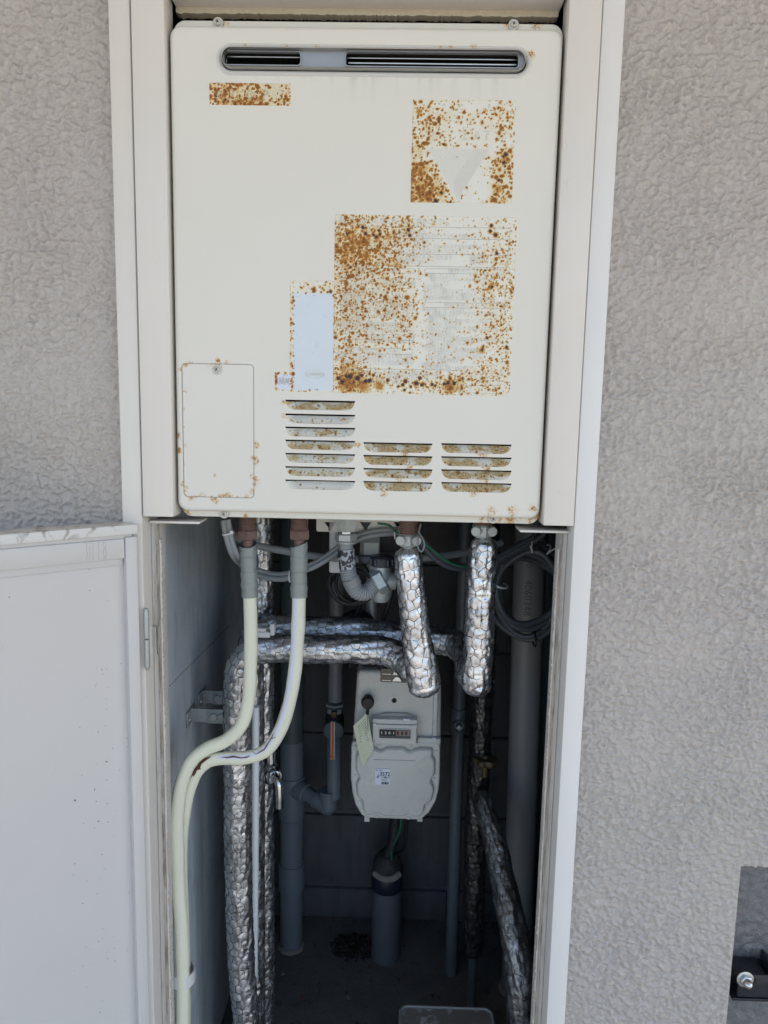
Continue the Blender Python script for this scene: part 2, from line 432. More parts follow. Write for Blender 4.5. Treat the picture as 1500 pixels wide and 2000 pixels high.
# ================================================================== the setting
GZ = -.28; CZ = ZO + .98
def quad(name, pts, mat, kind='structure', parent=None): 
    o = mesh_obj(name, pts, [tuple(range(len(pts)))], mat, parent, 0)
    if kind: o['kind'] = kind
    return o
g = MB(); g.add([(-900, -900, GZ), (900, -900, GZ), (900, .0, GZ), (-900, .0, GZ)], [(0, 1, 2, 3)])
props(g.build('ground', M['ground'], None, 0), kind='structure')
b = MB(); b.box((-4, -1.8, CZ), (4, .0, CZ+.18)); props(b.build('ceiling', M['ceiling'], None, 0), kind='structure')

# ---- closet
XL, XR, YB = -.285, .42, .72
b = MB(); b.box((XL-.06, .004, -.05), (XR+.06, YB+.2, 0)); props(b.build('floor', M['floor'], None, 0), kind='structure')
b = MB(); b.box((XL-.08, .012, 0), (XL, YB+.02, CZ-.2)); wl = b.build('wall_left', M['concrete'], None, 0); props(wl, kind='structure')
sm = MB()   # formwork joint lines in the cast wall, thin recesses drawn as dark mortar fillets
p1, p2 = WX(316, 1355, XL), WX(448, 1222, XL)
sm.tube([(XL-.0005, p1.y, p1.z), (XL-.0005, p2.y, p2.z)], .0009, 5)
sm.tube([(XL-.0004, .43, .95), (XL-.0004, .43, ZO-.25)], .0008, 5)
sm.build('joint_line', M['mortar'], wl)
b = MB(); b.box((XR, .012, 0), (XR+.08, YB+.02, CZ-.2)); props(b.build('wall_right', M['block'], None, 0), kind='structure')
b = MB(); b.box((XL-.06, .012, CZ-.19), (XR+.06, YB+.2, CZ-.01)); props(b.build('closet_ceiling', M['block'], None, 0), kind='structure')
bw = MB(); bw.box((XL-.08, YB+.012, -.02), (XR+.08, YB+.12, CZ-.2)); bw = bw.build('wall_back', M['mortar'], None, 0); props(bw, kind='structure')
rows = [0.0, W(650, 1737, .71).z, W(620, 1592, .71).z, W(610, 1432, .71).z]
h = rows[3]-rows[2]
while rows[-1] < CZ-.35: rows.append(rows[-1]+h)
rnd = random.Random(3)
blk = {}
for i in range(len(rows)-1):
    x = XL-.06 + (-.31 if i % 2 else -.36)
    while x < XR+.06:
        x0, x1 = max(x, XL-.06), min(x+.90, XR+.06); x += .91
        if x1-x0 < .03: continue
        k = MB(); dy = rnd.uniform(0, .003)
        k.box((x0+.004, YB+dy, rows[i]+.005), (x1-.004, YB+.05, rows[i+1]-.006), .004)
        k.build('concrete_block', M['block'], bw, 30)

# ---- the roughcast wall
WY = -.012
def stucco_grid(x0, x1, z0, z1, step):
    xs = np.linspace(x0, x1, int((x1-x0)/step)+1); zs = np.linspace(z0, z1, int((z1-z0)/step)+1)
    X, Z = np.meshgrid(xs, zs)
    wx = fbm2(X*75+3, Z*75+9, 2)*.8; wz = fbm2(X*75+51, Z*75+27, 2)*.8
    n1 = perlin2(X*128+wx+11, Z*150+wz+7); n2 = perlin2(X*225+wx*1.4+5, Z*255+wz*1.4+3)
    amp = .75+.5*perlin2(X*9+2, Z*9+4)
    sst = lambda q: np.clip(q, 0, 1)**2*(3-2*np.clip(q, 0, 1))
    hgt = (sst((n1+.13)/.32)*.0029+sst((n2+.12)/.32)*.0019+n1*.0013)*amp+.0006
    hgt = hgt - .0018 + fbm2(X*14, Z*14, 2)*.0012
    fade = np.minimum(1, np.minimum(X-x0, x1-X)/.004); hgt = hgt*np.clip(fade, 0, 1)
    V = np.stack([X, WY-hgt, Z], -1).reshape(-1, 3); nx, nz = len(xs), len(zs)
    i = (np.arange(nz-1)[:, None]*nx+np.arange(nx-1)[None]).reshape(-1)
    return V, np.stack([i, i+1, i+nx+1, i+nx], 1)
TX = .2955
wall = MB()
NX0, NX1, NZ1 = W(1437, 1800, WY).x, 1.15, W(1440, 1691, WY).z
segs_ = [(-3, -.66, GZ, CZ), (.66, 3, NZ1+0, CZ), (NX1, 3, GZ, NZ1), (-TX, TX, ZO+.44, CZ), (.30, .66, ZO+.44, CZ), (-.66, -.30, ZO+.44, CZ), (-.66, -TX, GZ, ZO-.40), (TX, NX0, GZ, .20), (-TX, TX, GZ, -.06)]
for x0, x1, z0, z1 in segs_: wall.add([(x0, WY, z0), (x1, WY, z0), (x1, WY, z1), (x0, WY, z1)], [(0, 1, 2, 3)])
wall.add([(-TX, WY, ZO+.44), (-.30, WY, ZO+.44), (-.30, WY, CZ), (-TX, WY, CZ)], [(0, 1, 2, 3)])
wall.add([(TX, WY, ZO+.44), (.30, WY, ZO+.44), (.30, WY, CZ), (TX, WY, CZ)], [(0, 1, 2, 3)])
for x0, x1, z0, z1 in ((-.66, -TX+.004, ZO-.40, ZO+.44), (TX-.004, .66, NZ1, ZO+.44), (TX-.004, NX0, .20, NZ1)):
    V, F = stucco_grid(x0, x1, z0, z1, .0017 if x0 < 0 else .0016)
    wall.add(V.tolist(), F.tolist())
# reveals of the niche
ND = .045
wall.add([(NX0, WY, GZ), (NX0, WY, NZ1), (NX0, WY+ND, NZ1), (NX0, WY+ND, GZ)], [(0, 3, 2, 1)])
wall.add([(NX0, WY, NZ1), (NX1, WY, NZ1), (NX1, WY+ND, NZ1), (NX0, WY+ND, NZ1)], [(0, 1, 2, 3)])
so = wall.build('stucco_wall', M['stucco'], None, 180)
props(so, 'grey roughcast painted wall around the white service closet', 'wall')
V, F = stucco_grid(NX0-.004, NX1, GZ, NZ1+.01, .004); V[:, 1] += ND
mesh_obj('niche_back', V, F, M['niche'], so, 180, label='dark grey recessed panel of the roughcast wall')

# ---- white steel door frame
fr = thing('door_frame', 'white steel frame around the closet opening and the heater', 'door frame', (0, -.02, 0))
YF = -.030
ZT = ZO+.45
def jamb(s):
    k = MB(); x0, x1 = (.2705, .2955)
    xa, xb = (x0, x1) if s > 0 else (-x1, -x0)
    k.box((xa, YF, -.05), (xb, .012, ZT), .0016); k.build('jamb', M['jamb'] if s > 0 else M['frame'], fr, 40)
    k = MB(); xa, xb = (.262, .2704) if s > 0 else (-.2704, -.261)     # door stop behind the rebate
    k.box((xa, .002, -.05), (xb, .035, ZO-.305), .0012); k.build('stop', M['stop'], fr, 40)
    # ragged sealant along the inner edge
    r = random.Random(5+s); V = []; F = []; n = 420
    xe = .2622 if s > 0 else -.2612
    for i in range(n):
        z = -.02+(ZO-.31)*i/(n-1); w = .0034+.0008*perlin2(np.array(z*40.+s), np.array(1.5))+r.uniform(-.0008, .0010)
        if r.random() < .05: w += r.uniform(.0004, .0018)
        a = xe; bb = xe-s*w
        V += [(a, .0015, z), (bb, .0022, z), (bb, .014, z)]
        if i: o = 3*(i-1); F += [(o, o+3, o+4, o+1) if s < 0 else (o, o+1, o+4, o+3), (o+1, o+4, o+5, o+2) if s < 0 else (o+1, o+2, o+5, o+4)]
    mesh_obj('sealant', V, F, M['stop'], fr, 30)
    k = MB(); k.box((xe-.0016 if s > 0 else xe-.0024, -.0004, 0), (xe+.0024 if s > 0 else xe+.0016, .003, ZO-.31)); k.build('seal_strip', M['caulk'], fr, 30)
    # cover strip beside the heater
    k = MB(); xa, xb = (W(1082.5, 600, YF-.003).x, .2692) if s > 0 else (-.2682, W(331, 600, YF-.003).x)
    zb = W(300, 1009, -.032).z if s < 0 else W(1090, 1027, -.032).z
    k.box((xa, YF-.003, zb), (xb, .002, ZT), .0016); k.build('cover_strip', M['frame'], fr, 40)
jamb(-1); jamb(1)
k = MB(); ztop = W(700, 14, .0).z
k.box((-.227, YF, ztop), (.2285, .016, ZT), .0015); k.build('lintel', M['frame'], fr, 40)
k = MB(); V = []; F = []; n = 200; r = random.Random(2)     # painted packing strip under the lintel with a ragged lower edge
zs0, zs1 = W(700, 30, .004).z, ztop+.001
for i in range(n):
    x = -.2265+.453*i/(n-1); dz = r.uniform(-.0007, .0007)+.0006*float(perlin2(np.array(x*120), np.array(.5)))
    V += [(x, .003, zs1), (x, .003, zs0+dz), (x, .016, zs0+dz)]
    if i: o = 3*(i-1); F += [(o, o+1, o+4, o+3), (o+1, o+2, o+5, o+4)]
mesh_obj('packing_strip', V, F, plain('stained cream filler', (.50, .44, .33), .7, var=.22, scale=130), fr, 30)
k = MB(); k.box((-.225, .028, ZO+.20), (.225, .032, ZO+.32)); k.box((-.33, .02, ZO-.2), (-.262, .024, ZT)); k.box((.262, .02, ZO-.2), (.33, .024, ZT)); k.build('shade_backing', M['shade_black'], fr, 30)  # black sheets added behind the gaps to stand for their shade
k = MB(); a, c = W(293, 1018, -.005), W(391, 1021, -.005)
k.box((a.x, -.008, a.z-.002), (c.x, .03, a.z+.0012), .0008); k.build('support_angle', M['frame'], fr, 40)
a, c = W(1015, 1036, -.005), W(1112, 1037, -.005)
k = MB(); k.box((a.x, -.008, a.z-.002), (c.x, .03, a.z+.0012), .0008); k.build('support_angle', M['frame'], fr, 40)

# ---- the open door, swung out to the left
hg = W(272, 1020, YF); zt = hg.z
HX, HY = -.2725, YF-.010
dl = WZ(0, 1043, zt); dv = Vector((dl.x-HX, dl.y-HY, 0)).normalized()
dn = Vector((dv.y, -dv.x, 0))
if dn.y > 0: dn = -dn           # outward normal of the visible face
DW, DT, DB = .50, .028, .02
door = thing('door', 'pale painted steel closet door swung open on the left', 'door', (HX, HY, DB))
def D(u, d, z): return Vector((HX, HY, 0)) + dv*u - dn*d + Vector((0, 0, z))     # u along the leaf, d depth behind the face
def dbox(k, u0, u1, d0, d1, z0, z1, bev=.0015):
    rot = Matrix((dv, -dn, Vector((0, 0, 1)))).transposed()
    c = D((u0+u1)/2, (d0+d1)/2, (z0+z1)/2); bm = bmesh.new(); bmesh.ops.create_cube(bm, size=1)
    for v in bm.verts: v.co = Vector((v.co.x*(u1-u0), v.co.y*(d1-d0), v.co.z*(z1-z0)))
    if bev: bmesh.ops.bevel(bm, geom=bm.edges[:], offset=bev, segments=2, affect='EDGES', profile=.5)
    for v in bm.verts: v.co = rot @ v.co + c
    bmesh.ops.recalc_face_normals(bm, faces=bm.faces[:]); bm.verts.index_update()
    k.add([v.co[:] for v in bm.verts], [[v.index for v in f.verts] for f in bm.faces]); bm.free()
def zrel(px, py): # height on the door face at a pixel
    d = ray(px, py); t = (Vector((HX, HY, 0))-CAM).dot(dn)/d.dot(dn); return (CAM+d*t).z
def urel(px, py):
    d = ray(px, py); t = (Vector((HX, HY, 0))-CAM).dot(dn)/d.dot(dn); return (CAM+d*t-Vector((HX, HY, 0))).dot(dv)
SW = urel(252, 1200)-urel(275, 1200); SW = abs(SW)
U0 = max(.001, urel(276, 1300))
z_cap_b = zrel(200, 1047); z_rail_t = zrel(200, 1056); z_rail_b = zrel(200, 1096); z_bead = zrel(200, 1111)
k = MB(); dbox(k, U0, U0+SW, 0, DT, DB, z_cap_b-.004); k.build('stile', M['door'], door, 40)
k = MB(); dbox(k, DW-.03, DW, 0, DT, DB, z_cap_b-.004); k.build('stile', M['door'], door, 40)
k = MB(); dbox(k, U0+SW+.0006, DW-.0306, .0012, DT-.001, z_rail_b, z_rail_t); k.build('rail', M['door'], door, 40)
k = MB(); dbox(k, U0+SW+.0006, DW-.0306, .0012, DT-.001, DB, DB+.05); k.build('rail', M['door'], door, 40)
k = MB(); dbox(k, U0+SW-.001, DW-.03, .0105, DT-.003, DB+.04, z_rail_b+.004, 0); k.build('panel', M['door'], door, 40)
k = MB(); dbox(k, U0+SW+.001, DW-.031, .0075, .0115, z_bead, z_rail_b+.002, .0012); k.build('bead', M['door'], door, 40)
def cap_mat():
    n = NT('weathered cap paint'); c = n.mix(n.mapr(n.noise(55, 4, .65, None, .6), .5, .66), (.64, .635, .62), (.30, .285, .26))
    return n.out(c, .5, 0, n.bump(n.noise(160, 4), .3, .001))
k = MB(); dbox(k, .002, DW, -.006, DT, z_cap_b, zt, .0015); k.build('top_cap', cap_mat(), door, 40)
k = MB(); dbox(k, .006, DW-.004, .004, DT-.002, z_rail_t-.003, z_cap_b+.002, 0); k.build('cap_web', M['door'], door, 40)
# drips and grime spots standing on the paint
r = random.Random(11); k = MB()
def face_disc(k, u, z, ru, rz, d):
    pts = [D(u+ru*math.cos(a), d, z+rz*math.sin(a)) for a in [2*PI*i/8 for i in range(8)]]
    k.add([p[:] for p in pts], [tuple(range(8))])
for px, py, w_, h_ in ((213, 1494, 4, 2), (197, 1611, 3.5, 2.5), (151, 1570, 3.5, 3.5), (150, 1695, 3, 1.5), (174, 1729, 3.2, 1.2), (205, 1823, 2.4, 1.1), (228, 1861, 2.2, 1.4), (229, 1885, 2.6, .9), (205, 1842, 1.6, 1.4), (179, 1115, 2, 1.6), (180, 1157, 2.4, 2), (22, 1170, 2.4, 2.2), (215, 1176, 1.3, 1.3), (190, 1547, 1.5, 1.5), (191, 1345, 1.4, 1.3), (228, 1640, 1.6, 1), (150, 1905, 1.6, 1), (181, 1890, 2, .8), (199, 1724, 1.7, .9)):
    u, z = urel(px, py), zrel(px, py); face_disc(k, u, z, w_/1750*.6, h_/1750*.6, .0101)
for i in range(45):
    px = r.gauss(200, 22); py = r.uniform(1300, 1990); face_disc(k, urel(px, py), zrel(px, py), r.uniform(.0003, .0009), r.uniform(.0003, .0007), .0102)
k.build('grime_speck', plain('grime', (.10, .085, .075), .7, var=.3), door, 0)['kind'] = 'stuff'
k = MB()
for px in (170, 176, 182, 193, 203, 207):
    u = urel(px, 1075); z0 = zrel(px, 1094); z1 = zrel(px, 1058); pp = []
    for i in range(9):
        t = i/8; pp.append(D(u+.0006*math.sin(i*1.7+px), .0011, z0+(z1-z0)*t)[:])
    V = []; F = []
    for i, p in enumerate(pp):
        w_ = .0002+.00025*abs(math.sin(i*2.3+px)); V += [(Vector(p)-dv*w_)[:], (Vector(p)+dv*w_)[:]]
        if i: F.append((2*i-2, 2*i-1, 2*i+1, 2*i))
    k.add(V, F)
k.build('drip_stain', plain('drip stain', (.45, .425, .40), .6, var=.3, scale=200), door, 0)['kind'] = 'stuff'
# hinge
hz0, hz1, hzm = W(287, 1306, YF).z, W(287, 1187, YF).z, W(287, 1246, YF).z
hx = W(286.5, 1246, YF-.004).x; hy = YF-.004
hb = MB().lathe((hx, hy, hzm+.0008), (0, 0, 1), [(.0001, 0), (.0034, 0), (.0036, .002), (.0036, hz1-hzm-.006), (.0032, hz1-hzm-.004), (.0030, hz1-hzm-.001), (.001, hz1-hzm)], 18)
hg_ = hb.build('hinge', M['galv'], door, 40)
MB().lathe((hx, hy, hzm-.0008), (0, 0, -1), [(.0001, 0), (.0036, 0), (.0036, hzm-hz0-.006), (.0030, hzm-hz0-.003), (.001, hzm-hz0)], 18).build('knuckle', M['galv'], hg_, 40)
kk = MB(); zl0, zl1 = W(293, 1292, YF).z, W(293, 1236, YF).z
kk.plate(rrect(hx+.002, W(298, 1260, .0).x, zl0, zl1, .0025, 4), [], -.0335+.03, .004, .0005, 2, back=True); kk.build('leaf', M['steel'], hg_, 40)
# ================================================================== the heater
HB = Vector((0, 0, ZO-.2975))
heater = thing('water_heater', 'white wall-recessed gas water heater with rust-spotted labels and louvres', 'water heater', HB)
YP = -.026; YFL = -.012
def P2(px, py, Y=YP): v = W(px, py, Y); return (v.x, v.z)
def rel(px, py, Y=YP, r=.02): v = W(px, py, Y)-HB; return (v.x, v.y, v.z, r)
px0, px1 = W(339.6, 600, YP).x, W(1074.5, 600, YP).x
pz0, pz1 = W(500, 1001, YP).z, W(500, 49, YP).z
k = MB(); k.box((-.2245, .064, ZO-.284), (.2245, .24, ZO+.28), .004); k.build('casing', M['paint'], heater, 40)
k = MB(); k.box((px0+.012, YFL-.0012, ZO-.27), (px1-.012, .0, ZO+.215)); k.build('shade_liner', M['shade_black'], heater, 0)  # black sheet added behind the louvre slits so they look dark
def stadium(x0, x1, z0, z1, n=12):
    r = (z1-z0)/2; cz = (z0+z1)/2
    return [(x1-r+r*math.cos(a), cz+r*math.sin(a)) for a in [-PI/2+PI*i/n for i in range(n+1)]] + [(x0+r+r*math.cos(a), cz+r*math.sin(a)) for a in [PI/2+PI*i/n for i in range(n+1)]]
# flange round the front panel
flange_paint = heater_paint('flange enamel', (.68, .66, .59), [rel(350, 1002, YFL, .026), rel(1050, 1004, YFL, .022), rel(362, 1003, YFL, .012), rel(352, 820, YFL, .016), rel(350, 870, YFL, .013), rel(349, 760, YFL, .012), rel(1050, 990, YFL, .022), rel(1055, 930, YFL, .02), rel(1040, 1010, YFL, .016), rel(965, 1012, YFL, .018), rel(940, 1015, YFL, .010), rel(1000, 1012, YFL, .02), rel(1052, 960, YFL, .014), rel(440, 47, YFL, .008), rel(1050, 49, YFL, .012), rel(990, 48, YFL, .008), rel(438, 1003, YFL, .006), rel(480, 1007, YFL, .006)])
k = MB()
fo = rrect(px0+.0010, W(1056.2, 960, YFL).x, W(700, 1016, YFL).z, W(700, 42.5, YFL).z, .014, 8)
k.plate(fo, [stadium(W(428, 118, YP).x, W(1033, 118, YP).x, W(730, 143, YP).z, W(730, 95, YP).z)], YFL, .022, .0016, 3); k.build('flange', flange_paint, heater, 35)
# ---- front panel with its openings
v0, v1 = W(430, 118, YP), W(1031, 118, YP)
vz0, vz1 = W(730, 142, YP).z, W(730, 96, YP).z
VX0, VX1 = v0.x, v1.x
vent_hole = stadium(VX0, VX1, vz0, vz1)
louvres = []
for xs, ys in (((557, 694), (781, 808, 833.5, 859, 885, 911, 937)), ((709.5, 845), (864, 889, 914.5, 940)), ((861.5, 999.5), (866, 891.5, 917, 942))):
    for y in ys: louvres.append((xs[0], xs[1], y))
LH = []
for xa, xb, y in louvres:
    a, c = W(xa, y, YP), W(xb, y+(xb-xa)*.014, YP)
    z = (a.z+c.z)/2; x0, x1 = a.x, c.x; hh = .0118; rr = .0095
    out = [(x1, z), (x0, z), (x0+.0008, z-.002)]
    out += [(x0+.0008+rr*1.25*(1-math.cos(t)), z-.002-(hh-.002)*math.sin(t)) for t in [PI/2*i/6 for i in range(1, 7)]]
    out += [(x1-.0008-rr*1.25*(1-math.cos(t)), z-.002-(hh-.002)*math.sin(t)) for t in [PI/2*i/6 for i in range(6, 0, -1)]]
    out += [(x1-.0008, z-.002)]
    LH.append((out, x0, x1, z, hh))
a, c = W(357, 711, YP), W(497, 972, YP)
acc = rrect(W(356.5, 840, YP).x, W(496.5, 840, YP).x, W(427, 972, YP).z, W(427, 710, YP).z, .0055, 5)
paint_panel = heater_paint('front panel enamel', (.715, .692, .63),
    [rel(1035, 107, r=.010), rel(1033, 113, r=.006), rel(925, 93, r=.007), rel(497, 900, r=.012), rel(497, 940, r=.012), rel(497, 870, r=.010), rel(420, 973, r=.012), rel(375, 970, r=.010), rel(360, 945, r=.008), rel(357, 720, r=.009), rel(372, 711, r=.007), rel(425, 709, r=.012), rel(440, 712, r=.009), rel(1000, 998, r=.013), rel(1040, 992, r=.010), rel(960, 999, r=.012), rel(346, 850, r=.008), rel(348, 880, r=.008)]
    + [rel(xb+4, y+9, r=.007) for xa, xb, y in louvres if rnd.random() < .2] + [rel(xa-4, y+4, r=.006) for xa, xb, y in louvres if rnd.random() < .15] + [rel(xa+30+60*rnd.random(), y+22, r=.010) for xa, xb, y in louvres[7:] for _ in (0,)],
    [(VX0+.1, VX1, vz0-HB.z-.045, vz0-HB.z-.004, .22), (VX0, VX1, vz0-HB.z-.016, vz0-HB.z-.003, .25)])
k = MB()
k.plate(rrect(px0, px1, pz0, pz1, .013, 8), [vent_hole, acc]+[l[0] for l in LH], YP, YFL+.0012, .0055, 5)
fp = k.build('front_panel', paint_panel, heater, 50)
# ---- louvres: the sheet is pressed inwards under each slit
lou_mats = NT('rusty louvre enamel')
n = lou_mats; r_ = n.attr('rust')
c_ = n.ramp(r_, [(0, (.72, .70, .65)), (.18, (.66, .62, .50)), (.4, (.50, .38, .19)), (.6, (.36, .19, .07)), (1, (.13, .055, .025))])
M['louvre'] = n.out(c_, n.mapr(r_, .2, .6, .6, .85), 0, n.bump(n.noise(700, 3), n.mul(n.mapr(r_, .1, .5), .5), .0006))
rs = np.random.RandomState(21)
rust_level = [.80, .28, .48, .56, .42, .42, .06, .82, .78, .55, .70, .80, .6, .72, .80]
for (out, x0, x1, z, hh), (xa, xb, y), lev in zip(LH, louvres, rust_level):
    nu, nv = 74, 22; V = np.zeros((nv+1, nu+1, 3)); 
    for j in range(nv+1):
        t = j/nv; zz = z-.0021-(hh-.0021)*t
        tt = min(1, max(0, (z-.002-zz)/(hh-.002))); s_ = math.asin(min(1, tt)); ins = .0008+.0119*(1-math.cos(s_)) if zz < z-.002 else .0004
        xs = np.linspace(x0+ins, x1-ins, nu+1)
        ed = np.minimum(xs-(x0+ins), (x1-ins)-xs)
        dep = .0084*(1-t)**.8*np.clip(ed/.012, 0, 1)**.7
        dep = dep+.0006*fbm2(xs*260+y, np.full_like(xs, zz*260), 2)*(1-t)*np.clip(ed/.004, 0, 1)
        dep = dep+np.where((t > .55) & (t < .95), .0007*np.abs(perlin2(xs*170+y*3, np.full_like(xs, zz*330))), 0)
        V[j, :, 0] = xs; V[j, :, 1] = YP+dep; V[j, :, 2] = zz
    X, Z = V[..., 0], V[..., 2]; tt = (z-Z)/hh
    big = fbm2(X*48+y*.7, Z*90+y, 2); band = np.exp(-((tt-.62)/.3)**2)
    f = fbm2(X*420+y, Z*420, 3); sp = np.zeros_like(X)
    for _ in range(int(240*lev)):
        cx = rs.uniform(x0+.004, x1-.004); cz = z-hh*min(1, max(.1, rs.normal(.62, .25))); rr = rs.lognormal(-7.55, .45)
        if rs.rand() < .6 and float(fbm2(np.array(cx*48+y*.7), np.array(cz*90+y), 2)) < .0: continue
        d = np.hypot(X-cx, Z-cz)/rr; sp = np.maximum(sp, np.clip(1.25-d*.75+f*.25, 0, 1)*rs.uniform(.6, 1))
    stain = np.clip(lev*.80-.36+big*1.5*lev+band*.32*lev, 0, .38)*(1+.35*f)
    seam = np.where(tt < .12, .12*lev, 0)
    rust = np.clip(np.maximum(stain, sp)+seam, 0, 1)
    N = nu+1; i = (np.arange(nv)[:, None]*N+np.arange(nu)[None]).reshape(-1)
    mesh_obj('louvre', V.reshape(-1, 3), np.stack([i, i+N, i+N+1, i+1], 1), M['louvre'], heater, 180, attrs={'rust': rust.reshape(-1)})
# ---- access cover with its screw
k = MB(); am = inset(acc, .0007); k.plate(am, [], YP+.0001, YP+.004, .0007, 2)
acc_paint = heater_paint('access cover enamel', (.715, .692, .635), [rel(424, 713, r=.011), rel(410, 711, r=.006), rel(496, 930, r=.009), rel(361, 955, r=.008), rel(362, 970, r=.006), rel(419, 928, r=.004), rel(495, 960, r=.009), rel(440, 969, r=.008), rel(362, 712, r=.006)]+[rel(362+17*i, 971, r=.0035+.003*((i*7) % 3)) for i in range(8)]+[rel(497, 880+13*i, r=.003+.0025*((i*5) % 3)) for i in range(7)]+[rel(358, 730+35*i, r=.003+.002*((i*5) % 3)) for i in range(7)])
k.build('access_cover', acc_paint, heater, 40)
gv = MB(); gv.plate(inset(acc, -.0006), [inset(acc, .0016)], YP+.0016, YP+.0024); gv.build('cover_groove', flange_paint, heater, 0)
def screw(px, py, Y, r=.0062, rust=.0):
    p = W(px, py, Y)
    k = MB().lathe(p, (0, -1, 0), [(r, 0), (r, .0007), (r*.93, .0012), (r*.66, .0013), (r*.62, .0012), (r*.60, .0024), (r*.45, .0036), (r*.2, .0042), (.0001, .0043)], 24)
    s = k.build('screw', M['screw'], heater, 40)
    kk = MB(); 
    for rot in (0, PI/2):
        R_ = Matrix.Rotation(rot+.5, 3, 'Y'); kk.box(p+Vector((-.0019, -.0045, -.0004)), p+Vector((.0019, -.0030, .0004)), 0, R_)
    kk.build('cross_slot', M['shade_black'], s, 0)
M['screw'] = plain('painted screw', (.56, .55, .50), .4, .3, var=.3, scale=500)
for a_ in ((426, 45, YFL-.001), (1003, 49, YFL-.001), (438, 1003, YFL-.001), (963, 1013, YFL-.001), (424, 722, YP)): screw(*a_)
# ---- flue opening
k = MB(); rim = stadium(W(424, 118, YP).x, W(1037, 118, YP).x, W(730, 149, YP).z, W(730, 89.5, YP).z, 16)
n_ = len(rim); V = []; F = []
for q, (ins, dy) in enumerate(((-.0010, .0002), (.0000, -.0016), (.0010, -.0026), (.0022, -.0022), (.0032, -.0010), (.0044, .0002), (.0050, .0014))):
    V += [(p[0], YP+dy-.0001, p[1]) for p in inset(rim, ins)]
F = [(i*n_+j, i*n_+(j+1) % n_, (i+1)*n_+(j+1) % n_, (i+1)*n_+j) for i in range(6) for j in range(n_)]
vr = mesh_obj('vent_rim', V, F, heater_paint('rim enamel', (.66, .645, .615), [rel(925, 93, r=.008), rel(880, 92, r=.006), rel(860, 91, r=.006), rel(1034, 105, r=.008), rel(480, 90, r=.005), rel(560, 92, r=.006), rel(620, 93, r=.007)]), heater, 60)
k = MB()
lipw = stadium(W(434, 118, YP).x, W(1026, 118, YP).x, W(730, 138.5, YP).z, W(730, 98, YP).z, 14)
def strip(k, rings):
    m_ = len(rings[0][0]); base = len(k.V)
    for pts, yy in rings: k.V += [(p[0], yy, p[1]) for p in pts]
    for i in range(len(rings)-1):
        for j in range(m_): k.F.append((base+i*m_+j, base+i*m_+(j+1) % m_, base+(i+1)*m_+(j+1) % m_, base+(i+1)*m_+j))
strip(k, [(inset(vent_hole, .0002), YP+.0008), (inset(vent_hole, .0002), .06)])
strip(k, [(lipw, .05), (lipw, YP-.006), (inset(lipw, .0004), YP-.0066), (inset(lipw, .0010), YP-.0062), (inset(lipw, .0012), YP+.003)])
vd = k.build('flue_duct', M['duct'], heater, 35)
o1 = rrect(W(436, 118, YP).x, W(588, 118, YP).x, W(510, 128, YP).z, W(510, 99.5, YP).z, .004, 5)
o2 = rrect(W(674, 118, YP).x, W(1014, 118, YP).x, W(845, 132, YP).z, W(845, 101.5, YP).z, .004, 5)
k = MB(); k.plate(inset(lipw, .0011), [o1, o2], YP+.002, YP+.0035)
strip(k, [(o1, YP+.002), (inset(o1, -.0002), YP-.0004), (inset(o1, .0009), YP-.0006), (inset(o1, .0010), YP+.004)]); strip(k, [(o2, YP+.002), (inset(o2, -.0002), YP-.0004), (inset(o2, .0009), YP-.0006), (inset(o2, .0010), YP+.004)])
k.build('flue_baffle', M['baffle'], heater, 35)
k = MB(); strip(k, [(inset(lipw, .0013), YP+.0045), (inset(lipw, .0013), .06)]); k.plate(inset(lipw, -.002), [], .058, .06); k.build('flue_back', M['shade_black'], heater, 0)  # inside of the flue coloured black in place of its shade
for x0_, x1_, zz, yy in ((438, 586, 110, -.017), (678, 1012, 113, -.017), (680, 1010, 123, -.019)):
    k = MB(); a, c = W(x0_, zz, yy), W(x1_, zz+.008*(x1_-x0_), yy); z_ = (a.z+c.z)/2
    k.box((a.x, yy, z_-.0008), (c.x, yy+.002, z_+.0008), .0003); k.build('flue_slat', M['steel'], heater, 40)
k = MB(); a = W(442, 119, -.016); k.box((a.x-.0005, -.016, a.z-.006), (a.x+.0006, -.014, a.z+.004)); k.build('flue_slat', M['steel'], heater, 40)

# ---- printed labels: sheet of small facets that carries the rust, print lying on it
def text_mesh(lines, mat, parent, name, Y, bold=0.0, mirror=False, align='LEFT', res=1):
    """lines: (text, x, z of the baseline, glyph height, width to fit or None)"""
    V = []; F = []
    for txt, x, z, size, fit in lines:
        c = bpy.data.curves.new('print', 'FONT'); c.body = txt; c.size = size; c.resolution_u = res; c.offset = bold
        o = bpy.data.objects.new('print', c); COL.objects.link(o)
        me = bpy.data.meshes.new_from_object(o.evaluated_get(bpy.context.evaluated_depsgraph_get()))
        if len(me.vertices):
            co = np.zeros(len(me.vertices)*3); me.vertices.foreach_get('co', co); co = co.reshape(-1, 3)
            s_ = 1.0
            if fit: s_ = fit/max(1e-6, co[:, 0].max()-min(0, co[:, 0].min()))
            if align == 'CENTER': co[:, 0] -= (co[:, 0].max()+co[:, 0].min())/2
            if mirror: co[:, 0] *= -1
            b_ = len(V); V += [(x+a[0]*s_, Y, z+a[1]) for a in co]; F += [tuple(b_+i for i in p.vertices) for p in me.polygons]
        bpy.data.objects.remove(o); bpy.data.meshes.remove(me); bpy.data.curves.remove(c)
    o = mesh_obj(name, V, F, mat, parent, 0)
    if name == 'printed_text': o['kind'] = 'stuff'
    return o
